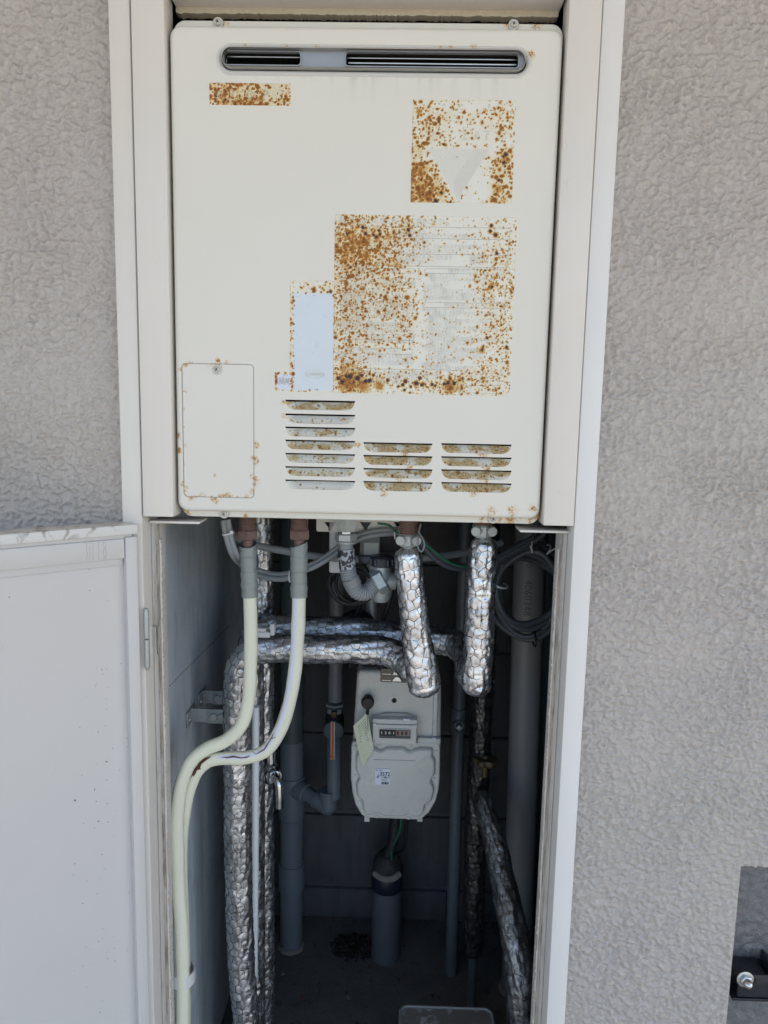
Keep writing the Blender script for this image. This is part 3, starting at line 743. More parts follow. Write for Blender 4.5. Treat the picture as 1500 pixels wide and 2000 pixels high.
def rust_sheet(name, px0_, py0_, px1_, py1_, mat, dens, blobs, darks, n_spots, step=.0007, seed=1, hole=None, thick=.00035, sizes=(-7.15, .5), label=None, wash=.18):
    A, B_ = W(px0_, py0_, YP), W(px1_, py0_, YP); C_, D_ = W(px0_, py1_, YP), W(px1_, py1_, YP)
    x0, x1 = (A.x+C_.x)/2, (B_.x+D_.x)/2; z1, z0 = (A.z+B_.z)/2, (C_.z+D_.z)/2
    nx, nz = int((x1-x0)/step)+1, int((z1-z0)/step)+1
    X, Z = np.meshgrid(np.linspace(x0, x1, nx), np.linspace(z0, z1, nz)); U = (X-x0)/(x1-x0); Vv = (z1-Z)/(z1-z0)
    R_ = np.random.RandomState(seed); f = fbm2(X*520+seed, Z*520, 3); g_ = fbm2(X*85+seed*3, Z*85, 3); g2 = fbm2(X*180+seed*5, Z*180, 2)
    de = dens(U, Vv)
    rust = np.clip((de-.44)*.95+g_*.6+g2*.55, 0, 1)*np.clip(de*1.5-.4, 0, 1)*.75
    halo = np.clip(de*.26+g_*.26-.03, 0, .24)*np.clip(de*1.6, 0, 1)
    rust = np.maximum(rust, halo)
    st = (x1-x0)/(nx-1); cnt = 0; tries = 0
    dm = de.max()
    while cnt < n_spots and tries < n_spots*40:
        tries += 1; u, v = R_.rand(), R_.rand(); i, j = int(v*(nz-1)), int(u*(nx-1)); ii = nz-1-i
        if R_.rand()*dm > de[ii, j]*(1+.9*g2[ii, j]): continue
        cnt += 1; rr = min(.0036, R_.lognormal(*sizes))*(.75+.5*de[ii, j]); w = int(rr*3.2/st)+2
        a0, a1, b0, b1 = max(0, ii-w), min(nz, ii+w+1), max(0, j-w), min(nx, j+w+1)
        asp = R_.uniform(.75, 1.3)
        d = np.hypot((X[a0:a1, b0:b1]-X[ii, j])*asp, (Z[a0:a1, b0:b1]-Z[ii, j])/asp)/rr*(1+.35*f[a0:a1, b0:b1])
        core = np.clip(1.7-1.1*d, 0, 1)*R_.uniform(.46, .78); hl = np.clip(1-d/2.8, 0, 1)*.29
        if rr > .0011: core = np.where(d < .5, np.maximum(core, .66+.25*R_.rand()), core)
        rust[a0:a1, b0:b1] = np.maximum(rust[a0:a1, b0:b1], np.maximum(core, hl))
    for bu, bv, br, ba in blobs:
        d = np.hypot((U-bu)*(x1-x0), (Vv-bv)*(z1-z0))/br*(1+.5*g2+.3*f); rust = np.maximum(rust, np.clip(1.5-1.2*d, 0, 1)*ba*(.85+.3*g2))
    dark = np.zeros_like(X)
    for du, dv_, dr in darks:
        d = np.hypot((U-du)*(x1-x0), (Vv-dv_)*(z1-z0))/dr*(1+.6*f); dark = np.maximum(dark, np.clip((1.15-d)*3, 0, 1)); rust = np.maximum(rust, np.clip(1.6-.75*d, 0, 1)*.6)
    eb = np.minimum(np.minimum(X-x0, x1-X), np.minimum(Z-z0, z1-Z)); er = np.clip(1-eb/.0016, 0, 1)*np.clip(.35+.9*fbm2((X+Z)*120+seed, (X-Z)*120, 2), 0, 1)*.55*np.clip(de*2, 0, 1)
    rust = np.clip(np.maximum(rust, er), 0, 1)
    Y = YP-thick-np.clip(rust-.25, 0, 1)*.0012*(1+.5*f); Y = np.where(eb < st*.6, YP+.0001, Y)
    idx = np.arange(nx*nz).reshape(nz, nx); Q = np.stack([idx[:-1, :-1], idx[:-1, 1:], idx[1:, 1:], idx[1:, :-1]], -1)
    if hole is not None:
        Uc = (U[:-1, :-1]+U[1:, 1:])/2; Vc = (Vv[:-1, :-1]+Vv[1:, 1:])/2
        Q = Q[~((Uc > hole[0]) & (Uc < hole[2]) & (Vc > hole[1]) & (Vc < hole[3]))]
    o = mesh_obj(name, np.stack([X, Y, Z], -1).reshape(-1, 3), Q.reshape(-1, 4), mat, heater, 180, label, attrs={'rust': rust.reshape(-1), 'dark': dark.reshape(-1)})
    return o, x0, x1, z0, z1
def gb(U, V, items):            # sum of soft spots of rust density
    s_ = np.zeros_like(U)
    for u, v, su, sv, a in items: s_ = s_+a*np.exp(-((U-u)/su)**2-((V-v)/sv)**2)
    return s_
RL = rust_label_mat('rusted label', (.735, .72, .655))
RN = rust_label_mat('rusted brand label', (.64, .58, .42))
# brand plate
o, x0, x1, z0, z1 = rust_sheet('brand_label', 409, 162, 568, 206, RN, lambda U, V: np.clip(.30+gb(U, V, [(.15, .55, .22, .6, .55), (.5, .9, .25, .3, .6), (.45, .2, .3, .2, .3), (.62, .6, .08, .4, .3), (.9, .75, .1, .3, .4)])-gb(U, V, [(.28, .5, .04, .2, .5), (.80, .35, .10, .12, .4)]), 0, 1), [], [(.09, .62, .0012), (.2, .76, .0014), (.3, .08, .001), (.88, .55, .0008), (.92, .93, .001)], 420, seed=3)
text_mesh([('A', x0+.0065, z0+.0060, .0165, None), ('3', x0+.0225, z0+.0060, .0165, None), ('Q', x0+.041, z0+.0060, .0165, None), ('P', x0+.0615, z0+.0060, .0165, None)], plain('letter edges', (.50, .40, .24), .7, var=.3, scale=300), o, 'printed_text', YP-.00075)
# large triangle label
def dens_w(U, V):
    d = .30+gb(U, V, [(.12, .92, .22, .28, .75), (.02, .65, .12, .25, .35), (.9, .85, .13, .2, .55), (.93, .55, .10, .1, .5), (.12, .25, .18, .15, .3), (.88, .2, .12, .2, .25), (.55, .15, .25, .06, .2)])
    tri = (V > .47) & (V < .97) & (np.abs(U-.46) < .30*(1-(V-.47)/.5)+.01)
    d = d-gb(U, V, [(.6, .05, .2, .05, .3), (.66, .85, .18, .2, .28), (.7, .35, .2, .1, .16)])
    return np.where(tri, .012, np.clip(d, .05, 1))
o, x0, x1, z0, z1 = rust_sheet('warning_label', 804, 195, 1004, 397, RL, dens_w, [(.06, .12, .0042, .55), (.92, .57, .006, .58), (.86, .86, .006, .55), (.1, .86, .008, .5), (.3, .9, .006, .5)],
    [(.92, .52, .0022), (.90, .54, .0014), (.905, .60, .0020), (.915, .635, .0011), (.25, .98, .0024), (.3, .90, .0018), (.10, .78, .0011), (.645, .365, .0011), (.31, .43, .0012), (.26, .215, .0011), (.86, .77, .0016), (.12, .92, .0012), (.13, .60, .0009)], 1000, seed=5, sizes=(-7.22, .5))
w_ = x1-x0; hh_ = z1-z0; tp = lambda u, v: (x0+w_*u, z1-hh_*v)
k = MB(); a, b_, c = tp(.16, .472), tp(.76, .472), tp(.46, .965)
k.add([(a[0], YP-.0005, a[1]), (b_[0], YP-.0005, b_[1]), (c[0], YP-.0005, c[1])], [(0, 2, 1)])
tri = k.build('triangle_mark', plain('greyed triangle print', (.675, .66, .605), .5, var=.04, scale=120), o, 0)
k = MB()
for i in range(9):
    t = i/8; a1 = (b_[0]-w_*.0*t-.0008-.0021*i, b_[1]-.0004); dx, dz = (c[0]-b_[0], c[1]-b_[1]); ln = 1-.095*t*3.0*.55
    L = Vector((dx, dz)); f_ = (1-.042*i)
    p = Vector(a1); q = p+L*f_; nn = Vector((-L.y, L.x)).normalized()*.00014
    k.add([(p.x-nn.x, YP-.0007, p.y-nn.y), (p.x+nn.x, YP-.0007, p.y+nn.y), (q.x+nn.x, YP-.0007, q.y+nn.y), (q.x-nn.x, YP-.0007, q.y-nn.y)], [(0, 1, 2, 3)])
k.build('printed_line', plain('pale ruled line', (.635, .62, .565), .5), o, 0)
text_mesh([('ROOF', tp(.29, .57)[0], tp(.29, .575)[1], .0058, .0235)], plain('pale embossed letters', (.70, .69, .64), .5), o, 'printed_text', YP-.0007, .0001)
text_mesh([('J', tp(.19, .39)[0], tp(.19, .39)[1], .015, None), ('2', tp(.48, .385)[0], tp(.48, .385)[1], .015, None), ('0', tp(.60, .385)[0], tp(.6, .385)[1], .015, None), ('T', tp(.69, .385)[0], tp(.69, .385)[1], .015, None), ('C', tp(.83, .40)[0], tp(.83, .40)[1], .013, None)], plain('faint letter ghost', (.63, .62, .55), .5), o, 'printed_text', YP-.0008)
k = MB()
for u, v in ((.29, .06), (.465, .06), (.73, .055), (.73, .075), (.64, .14)):
    p = tp(u, v); k.add([(p[0], YP-.0008, p[1]), (p[0]+.0026, YP-.0008, p[1]), (p[0]+.0026, YP-.0008, p[1]+.0020), (p[0], YP-.0008, p[1]+.0020)], [(0, 1, 2, 3)])
k.build('printed_mark', M['ghost'], o, 0)
# long instruction label
def dens_i(U, V):
    d = .07+gb(U, V, [(.06, .5, .14, .6, .52), (.12, .15, .18, .16, .50), (.30, .30, .16, .3, .36), (.1, .92, .10, .09, .65), (.40, .08, .10, .1, .35), (.30, .65, .2, .2, .12), (.86, .2, .10, .12, .24), (.88, .55, .12, .35, .28), (.97, .5, .05, .7, .20), (.66, .95, .08, .06, .55), (.5, .93, .35, .07, .28), (.86, .9, .14, .10, .26), (.86, .37, .06, .05, .3), (.38, .52, .08, .2, .22)])
    return np.clip(d-gb(U, V, [(.62, .35, .12, .2, .10), (.62, .65, .10, .25, .06), (.3, .82, .1, .05, .2)]), .015, 1)
o, x0, x1, z0, z1 = rust_sheet('instruction_label', 652, 421, 1003, 771, RL, dens_i,
    [(.08, .94, .013, .56), (.17, .95, .011, .55), (.26, .95, .008, .5), (.66, .95, .010, .54), (.875, .375, .005, .52), (.85, .40, .003, .5), (.83, .74, .005, .5), (.06, .86, .006, .5), (.35, .27, .006, .45), (.30, .12, .006, .45)],
    [(.03+.022*i, .915+.022*math.sin(i*1.9), .0022+.0008*math.sin(i*2.7)) for i in range(10)] + [(.31, .92, .0017), (.37, .955, .0014), (.41, .925, .0022), (.395, .945, .0018), (.44, .955, .0014), (.405, .975, .0014), (.49, .905, .0018), (.50, .945, .0015), (.47, .935, .0024), (.56, .94, .0018), (.58, .945, .0012), (.63, .935, .0018), (.65, .93, .0024), (.685, .93, .0022), (.665, .965, .001), (.155, .07, .0019), (.17, .105, .0018), (.215, .11, .0016), (.23, .12, .0016), (.25, .105, .0017), (.245, .085, .0015), (.07, .105, .0014), (.09, .29, .0015), (.12, .27, .0012), (.405, .08, .0020), (.415, .11, .0016), (.86, .05, .0018), (.855, .08, .0018), (.885, .10, .0022), (.875, .385, .0018), (.895, .20, .0016), (.86, .67, .0016), (.97, .72, .0017), (.835, .735, .0014)],
    5200, seed=9, sizes=(-7.36, .46))
w_ = x1-x0; hh_ = z1-z0; tp = lambda u, v: (x0+w_*u, z1-hh_*v); YT = YP-.00052
def ln(k, u0, v0, u1, v1, t=.00032):
    a, b_ = Vector(tp(u0, v0)), Vector(tp(u1, v1)); n2 = (b_-a).normalized(); n2 = Vector((-n2.y, n2.x))*t
    k.add([(a.x-n2.x, YT, a.y-n2.y), (b_.x-n2.x, YT, b_.y-n2.y), (b_.x+n2.x, YT, b_.y+n2.y), (a.x+n2.x, YT, a.y+n2.y)], [(0, 1, 2, 3)])
def pill(k, u0, v0, u1, v1, full=True):
    A, B_ = tp(u0, v1), tp(u1, v0); pts = stadium(A[0], B_[0], A[1], B_[1], 8); q = inset(pts, .0005); n2 = len(pts)
    b0 = len(k.V); k.V += [(p[0], YT, p[1]) for p in pts]+[(p[0], YT, p[1]) for p in q]; k.F += [(b0+j, b0+(j+1) % n2, b0+n2+(j+1) % n2, b0+n2+j) for j in range(n2)]
k = MB()
for v, u0, u1 in ((.062, .02, .965), (.125, .25, .955), (.21, .25, .955), (.277, .02, .955), (.857, .0, .70)): ln(k, u0, v, u1, v)
for u in (.02, .25): ln(k, u, .062, u, .277)
ln(k, .963, .062, .955, .28)
for pv in ((.02, .29, .45, .318), (.50, .288, .965, .316), (.495, .475, .95, .505), (.0, .66, .455, .693), (.0, .738, .45, .772)): pill(k, *pv)
cx_, cz_ = tp(.285, .245); pts = circle2(cx_, cz_, .0050, 22); q = inset(pts, .0005); b0 = len(k.V); k.V += [(p[0], YT, p[1]) for p in pts]+[(p[0], YT, p[1]) for p in q]; k.F += [(b0+j, b0+(j+1) % 22, b0+22+(j+1) % 22, b0+22+j) for j in range(22)]
ln(k, .270, .230, .300, .260); ln(k, .262, .195, .285, .150); ln(k, .285, .150, .308, .195); ln(k, .262, .195, .308, .195)
for v in (.87, .91, .94, .985): ln(k, .72, v, .93, v, .0002)
for u in (.72, .78, .86, .93): ln(k, u, .87, u, .985, .0002)
k.build('printed_line', M['ghost_dark'], o, 0)
L = []
def tl(txt, u, v, s_, u1=None): p = tp(u, v); L.append((txt, p[0], p[1], s_, (u1-u)*w_ if u1 else None))
tl('取扱説明書をよく読んで正しくご使用ください。', .02, .048, .0085, .63)
tl('火災の恐れあり', .33, .10, .0065, .50); tl('機器や排気口の周辺に燃えやすいものを置かないこと', .33, .118, .0057, .82)
tl('やけどの恐れあり', .34, .152, .0065, .52); tl('●シャワーや湯の使用、入浴の前に必ず湯温を確かめること', .33, .178, .0057, .85); tl('●排気口の周りは高温になるので注意すること', .33, .203, .0057, .74)
tl('警告', .13, .19, .0110, .22)
tl('不完全燃焼や火災の恐れあり', .34, .240, .0070, .65); tl('機器を波板などで囲わないこと', .34, .264, .0057, .56)
tl('運転操作方法', .745, .239, .0055, .85); tl('お問い合せ先', .745, .262, .0055, .85)
tl('使用上のご注意', .12, .312, .0060, .36); tl('操作のしかた', .63, .310, .0060, .83)
for i, t in enumerate(('●室内に設置しない。', '●表示してあるガス以外のガスには使用しない。', '●引火のおそれのあるスプレー、湯を加熱する以外の用途', '　には使用しない。', '●給湯以外の用途には使用しない。', '●取扱説明書の指示に従って正しく設置する。', '●運転の状態は、リモコンの表示で確認する。', '●排気口や給気口を故意にふさがない。', '●長時間使わないで、水は、飲用または調理に使用しない。', '　取扱説明書に記載してある要領で点検、手入れを', '●異常（湯のあふれ）（激しい燃焼音）など異', '　常を感じた場合は、直ちに使用を中止しお買い上げの', '　販売店に連絡する。', '●指定の付属品・補助用具以外は使用しない。', '●排気により白い湯気が出ることがありますが、', '　水の水分が水蒸気に変わるためであり、異常ではあ')):
    tl(t, .03, .345+.0205*i, .0056, min(.455, .03+.0185*len(t)))
tl('ソーラーとの接続について', .10, .686, .0060, .37); tl('この機器はソーラー（太陽熱温水）システムに接続できま', .02, .708, .0056, .45)
tl('ポンプの呼び水について（水張り）', .06, .764, .0060, .38)
for i, t in enumerate(('●設置する場合、または凍結による凍結予防後', '●長くふろを再使用する場合、ポンプに水を入', '　使用できません。詳しくは取扱説明書を')): tl(t, .02, .792+.0205*i, .0056, .45)
for i, t in enumerate(('①電源を「入」にする。', '　　電源プラグをコンセントに差し込む。またはブレ', '　　「入」にする。', '②ガス栓を開く。', '③リモコンの運転スイッチを「入」にする。', '④リモコンの表示に従って操作する。', '※就寝前や長時間使用しない場合は、ガス栓を閉める')):
    tl(t, .497, .334+.0212*i, .0056, min(.90, .497+.0165*len(t)))
tl('凍結予防について', .61, .498, .0060, .86)
for i, t in enumerate(('■凍結予防ヒーターによる方法', '　＊この機器には、外気温が０℃近くになると自動的に', '　　機内を保温します。', '　（お願い）　＊絶対に電源を「切」にしないでください', '　　ができなくなります。）', '　（お知らせ）＊凍結予防ヒーターは配管やバルブ等の保', '　　障がありません。', '■その他の凍結予防方法', '　＊冷え込みの厳しい場合や異常寒波の場合は次の方法', '　（お願い）　＊電源を「切」にしない', '①給湯栓から水を流す方法', '　＊ガス栓を閉めおふろ場の給湯栓を開け', '　　ml（牛乳びん１本ぐらい）の水を流す', '　＊流量が不安定なことがあるので、念のため', '　　もう一度流量を確認する。', '②機器の水抜き方法', '　＊取扱説明書に記載の水抜き方法で')):
    tl(t, .495, .525+.0205*i, .0056, min(.92, .495+.0168*len(t)))
tl('屋外式（壁面近接設置形）', .14, .905, .0098, .60); tl('この機器は室内に設置しないこと', .16, .938, .0065, .48)
text_mesh(L, M['ghost'], o, 'printed_text', YT)
# bluish film label with its rusty border, and the small square one
A, B_ = W(566, 548, YP), W(652, 766, YP)
o, x0, x1, z0, z1 = rust_sheet('rating_label', 566, 548, 651.3, 766, RL, lambda U, V: np.clip(.26+gb(U, V, [(.0, .5, .1, .8, .3), (.9, .08, .1, .06, .4), (.05, .95, .1, .1, .3)]), 0, 1), [(.04, .75, .002, .5), (.03, .9, .003, .55), (.93, .09, .002, .6)], [(.92, .095, .0016), (.86, .10, .0010)], 330, seed=13, step=.0008, hole=(.12, .14, .98, .965))
fx0, fx1, fz0, fz1 = W(573.5, 660, YP).x, W(650.5, 660, YP).x, W(612, 763, YP).z, W(612, 572.5, YP).z
k = MB(); k.plate(rrect(fx0, fx1, fz0, fz1, .001, 3), [], YP-.0006, YP+.0002); k.build('film', M['label_blue'], o, 0)
oc = W(615, 731, YP); pts = [(oc.x+.0120*math.cos(t), oc.z+.0048*math.sin(t)) for t in [2*PI*i/36 for i in range(36)]]; q = [(oc.x+.0116*math.cos(t), oc.z+.0044*math.sin(t)) for t in [2*PI*i/36 for i in range(36)]]
k = MB(); k.V = [(p[0], YP-.0009, p[1]) for p in pts+q]; k.F = [(j, (j+1) % 36, 36+(j+1) % 36, 36+j) for j in range(36)]; k.build('printed_oval', M['ghost'], o, 0)
text_mesh([('DJWWLC', oc.x, oc.z-.0018, .0052, None)], M['ghost'], o, 'printed_text', YP-.0009, .0001, True, 'CENTER')
o, x0, x1, z0, z1 = rust_sheet('small_label', 536.5, 726, 573, 763.5, RL, lambda U, V: np.clip(.3+gb(U, V, [(.1, .4, .2, .2, .4)]), 0, 1), [(.12, .12, .002, .5), (.9, .95, .002, .5), (.08, .9, .002, .5)], [], 70, seed=15, step=.0007, hole=(.17, .17, .9, .9))
k = MB(); k.plate(rrect(x0+(x1-x0)*.15, x1-(x1-x0)*.08, z0+(z1-z0)*.07, z1-(z1-z0)*.14, .0006, 2), [], YP-.0005, YP+.0002); k.build('film', M['label_white'], o, 0)
kk = MB(); cx_, cz_ = (x0+x1)/2, (z0+z1)/2
sq = [(-.006, -.004), (-.005, .004), (-.0025, -.003), (-.001, .005), (.001, -.004), (.003, .004), (.004, -.002), (.006, .004), (.0065, -.005)]
pth = catmull([(cx_+a, YP-.0007, cz_+b__) for a, b__ in sq], .0008); kk.add(*tube(pth, .0007, 5)); kk.build('glue_mark', plain('bare glue squiggle', (.52, .53, .56), .4), o, 60)
# mounting plate with keyholes and terminal boxes under the casing
YM = .165
a, c = W(618, 1020, YM), W(800, 1020, YM); zb = W(700, 1040, YM).z
def keyhole(px): p = W(px, 1030, YM); return [(p.x-.009, p.z+.008), (p.x-.0028, p.z-.0005)]+[(p.x+.0030*math.cos(t), p.z-.003+.0030*math.sin(t)) for t in [PI*.85+PI*1.3*i/8 for i in range(9)]]+[(p.x+.0028, p.z-.0005), (p.x+.009, p.z+.008)]
k = MB(); k.plate(rrect(a.x, c.x, zb, ZO-.27, .003, 4), [keyhole(645), keyhole(714), keyhole(780)], YM, YM+.0015, back=False); k.build('mounting_plate', M['paint'], heater, 40)
for (x0_, y0_, x1_, y1_, Yb, mt) in ((643, 1041, 672, 1120, .19, 'white_plastic'), (703, 1040, 742, 1098, .185, 'pvc_light'), (742, 1040, 792, 1080, .19, 'black')):
    A, B_ = W(x0_, y0_, Yb), W(x1_, y1_, Yb); k = MB(); k.box((A.x, Yb, B_.z), (B_.x, Yb+.04, ZO-.275), .003); k.build('terminal_box', M[mt], heater, 40)
A, B_ = W(711, 1060, .184), W(739, 1092, .184); k = MB(); k.box((A.x, .1835, B_.z), (B_.x, .186, A.z)); k.build('terminal_label', M['ghost'], heater, 0)
# ================================================================== foil-wrapped pipes
def foil_pipe(parent, ctrl, radius, mat, seed=1, cell=.0155, name='foil_wrap', crk=1.0, step=.0027, net=True, end_round=True):
    path = catmull([tuple(c) for c in ctrl], step); n = len(path)
    R0 = np.full(n, radius) if np.isscalar(radius) else np.interp(np.linspace(0, 1, n), np.linspace(0, 1, len(radius)), radius)
    s = np.r_[0, np.cumsum(np.linalg.norm(np.diff(path, axis=0), axis=1))]
    T, N, B = frames(path); rm = float(R0.mean()); circ = 2*PI*rm; seg = max(36, int(circ/.0026))
    nc = max(4, int(round(circ/cell))); cw = circ/nc; rh = cw*.9; rs_ = np.random.RandomState(seed)
    nr = int(s[-1]/rh)+3
    cu = np.zeros((nr, nc)); cv = np.zeros((nr, nc))
    for i in range(nr):
        for j in range(nc):
            cu[i, j] = (j+.5*(i % 2))*cw+rs_.normal(0, .11)*cw; cv[i, j] = (i-1)*rh+rs_.normal(0, .12)*rh
    a = np.arange(seg)/seg*2*PI
    U, S = np.meshgrid(a*rm, s)                     # (n, seg)
    best = np.full(U.shape, 9.); sec = np.full(U.shape, 9.); 
    row = np.clip(np.round(S/rh).astype(int)+1, 0, nr-1)
    for di in (-1, 0, 1):
        ri = np.clip(row+di, 0, nr-1)
        cj = np.floor(U/cw-.5*(ri % 2)).astype(int)
        for dj in (-1, 0, 1, 2):
            jj = (cj+dj) % nc; du = np.abs(U-cu[ri, jj]); du = np.minimum(du, np.abs(circ-du)); d = np.hypot(du, S-cv[ri, jj])
            sec = np.minimum(sec, np.maximum(best, d)); best = np.minimum(best, d)
    pil = np.clip((sec-best)/(cw*.62), 0, 1)**.55
    # facets of crumpled foil
    gs = .0062; fi = np.floor(U/gs+.45*perlin2(U*160+seed, S*160)).astype(int); fj = np.floor(S/gs+.45*perlin2(U*160+50, S*160+seed)).astype(int)
    hsh = (fi*73856093 ^ fj*19349663 ^ seed*83492791) & 1023
    tabu = rs_.normal(0, 1, 1024); tabv = rs_.normal(0, 1, 1024)
    fac = tabu[hsh]*(U/gs-np.floor(U/gs)-.5)+tabv[hsh]*(S/gs-np.floor(S/gs)-.5)
    lump = fbm2(np.cos(a)[None]*3.1+seed+S*22, np.sin(a)[None]*3.1+S*17, 2)
    Un = ((a+PI) % (2*PI))[None]*rm+0*S; ed_ = np.minimum(1, np.minimum(Un, circ-Un)/.004)
    n1 = np.abs(perlin2(Un*95+seed*3.3, S*120+seed)); n2 = np.abs(perlin2(Un*210+seed*7, S*250)); n3 = perlin2(Un*40+seed, S*34+seed*2)
    disp = pil*.0011-.0008+crk*(fac*.00045+(.25-n1)*.0042*ed_*(.6+n3)+(.25-n2)*.0018*ed_)+lump*.0026
    rad = R0[:, None]+disp
    if end_round:
        for e_ in (0, 1):
            d = s if e_ == 0 else s[-1]-s; q = np.clip(d/(rm*.9), 0, 1); rad = rad*np.sqrt(np.clip(1-(1-q)**2, .0004, 1))[:, None]
    V = path[:, None]+rad[..., None]*(N[:, None]*np.cos(a)[None, :, None]+B[:, None]*np.sin(a)[None, :, None])
    i = (np.arange(n-1)[:, None]*seg+np.arange(seg)[None]); j = np.arange(seg); i2 = np.arange(n-1)[:, None]*seg+((j+1) % seg)[None]
    F = np.stack([i, i2, i2+seg, i+seg], -1).reshape(-1, 4)
    o = mesh_obj(name, V.reshape(-1, 3), F, mat, parent, 180)
    if net:
        def pos(u, v, lift):
            u = u % circ; f = np.clip(v/s[-1], 0, 1)*(n-1) if False else np.interp(v, s, np.arange(n)); k0 = int(min(n-1, max(0, round(f)))); j0 = int(u/circ*seg) % seg
            ang = u/rm; rr = rad[k0, j0]+lift; k1 = min(n-2, int(f)); t = f-k1
            c = path[k1]*(1-t)+path[k1+1]*t; return c+rr*(N[k0]*math.cos(ang)+B[k0]*math.sin(ang))
        def cc(A, B_, C_):
            d = 2*(A[0]*(B_[1]-C_[1])+B_[0]*(C_[1]-A[1])+C_[0]*(A[1]-B_[1]))
            if abs(d) < 1e-12: return ((A[0]+B_[0]+C_[0])/3, (A[1]+B_[1]+C_[1])/3)
            ux = ((A[0]**2+A[1]**2)*(B_[1]-C_[1])+(B_[0]**2+B_[1]**2)*(C_[1]-A[1])+(C_[0]**2+C_[1]**2)*(A[1]-B_[1]))/d
            uy = ((A[0]**2+A[1]**2)*(C_[0]-B_[0])+(B_[0]**2+B_[1]**2)*(A[0]-C_[0])+(C_[0]**2+C_[1]**2)*(B_[0]-A[0]))/d
            return (ux, uy)
        def ctr(i_, j_):
            w = j_ // nc; return (cu[i_, j_ % nc]+w*circ, cv[i_, j_ % nc])
        up = {}; dn_ = {}
        for i_ in range(nr-1):
            for j_ in range(nc):
                o_ = i_ % 2
                up[i_, j_] = cc(ctr(i_, j_), ctr(i_, j_+1), ctr(i_+1, j_+o_))                 # two below, one above
                dn_[i_, j_] = cc(ctr(i_+1, j_), ctr(i_+1, j_+1), ctr(i_, j_+1-o_))            # two above, one below
        mb = MB(); lo, hi = rm*.55, s[-1]-rm*.55
        def wire(p, q):
            if abs(p[0]-q[0]) > circ*.5: q = (q[0]-circ if q[0] > p[0] else q[0]+circ, q[1])
            if not (lo < p[1] < hi and lo < q[1] < hi): return
            pts = [pos(p[0]+(q[0]-p[0])*t, p[1]+(q[1]-p[1])*t, .0004) for t in (0, .5, 1)]
            if np.linalg.norm(pts[0]-pts[2]) < .0005: return
            T_, N_, B_ = frames(np.array(pts)); VV = []; 
            for q_, nn, bb in zip(pts, N_, B_):
                for t in (0, 2.1, 4.2): VV.append(q_+.00046*(nn*math.cos(t)+bb*math.sin(t)))
            mb.add(VV, [(a_*3+b_, a_*3+(b_+1) % 3, a_*3+3+(b_+1) % 3, a_*3+3+b_) for a_ in (0, 1) for b_ in (0, 1, 2)])
        for i_ in range(nr-1):
            o_ = i_ % 2
            for j_ in range(nc):
                wire(up[i_, j_], dn_[i_, (j_-1+o_) % nc]) ; wire(up[i_, j_], dn_[i_, (j_+o_) % nc])
                if i_+1 < nr-1: 
                    # the shared side between the rows: the triangle above row i+1 standing on the same pair of centres
                    wire(dn_[i_, j_], up[i_+1, j_])
        # little twisted ends of wire
        for _ in range(int(s[-1]/.05)):
            v = rs_.uniform(lo, hi); u = rs_.uniform(0, circ); p = pos(u, v, .0006); c0 = pos(u, v, -rm); d_ = (p-c0)/np.linalg.norm(p-c0); t_ = T[int(np.interp(v, s, np.arange(n)))]
            L_ = [p+d_*.0018*(1-math.cos(x))+t_*.0018*math.sin(x) for x in np.linspace(0, 4.6, 7)]; mb.add(*tube(np.array(L_), .0004, 4))
        mb.build('wire_netting', M['wire'], parent, 60)
    return o
def V3(px, py, Y): v = W(px, py, Y); return (v.x, v.y, v.z)
def vert(px, py, Y, z0, z1, n=4):
    v = W(px, py, Y); return [(v.x, v.y, z1+(z0-z1)*i/(n-1)) for i in range(n)]
ZTOP = ZO-.262
# A: near vertical, elbow, lower crossbar, ends against the near stub
pa = thing('insulated_pipe', 'foil and wire-netting wrapped pipe rising nearest the left concrete wall then crossing under the hoses', 'pipe', (W(470, 1500, .205).x, .205, 0), 'foil-wrapped pipes')
v = W(470, 1500, .205)
e1 = W(474, 1990, .205)
pts = [(W(483, 2000, .205).x, .205, .004), V3(483, 2050, .205), V3(481, 1990, .205), V3(471, 1880, .205), V3(467, 1750, .205), V3(464, 1600, .205), V3(464, 1450, .205), V3(463, 1340, .205), V3(471, 1297, .205), V3(497, 1272, .205), V3(540, 1267, .205), V3(620, 1268, .202), V3(700, 1268, .20), V3(752, 1272, .195), V3(790, 1292, .175), V3(818, 1325, .14)]
foil_pipe(pa, pts, .0218, M['foil'], 3)
pts = [V3(834, 1358, .108), V3(825, 1320, .105), V3(815, 1250, .105), V3(806, 1180, .105), V3(799, 1110, .105), V3(796, 1066, .105)]
foil_pipe(pa, pts, [.0245, .0225, .0205, .0195, .0190, .0185], M['foil_bright'], 8, cell=.0165, crk=1.3)
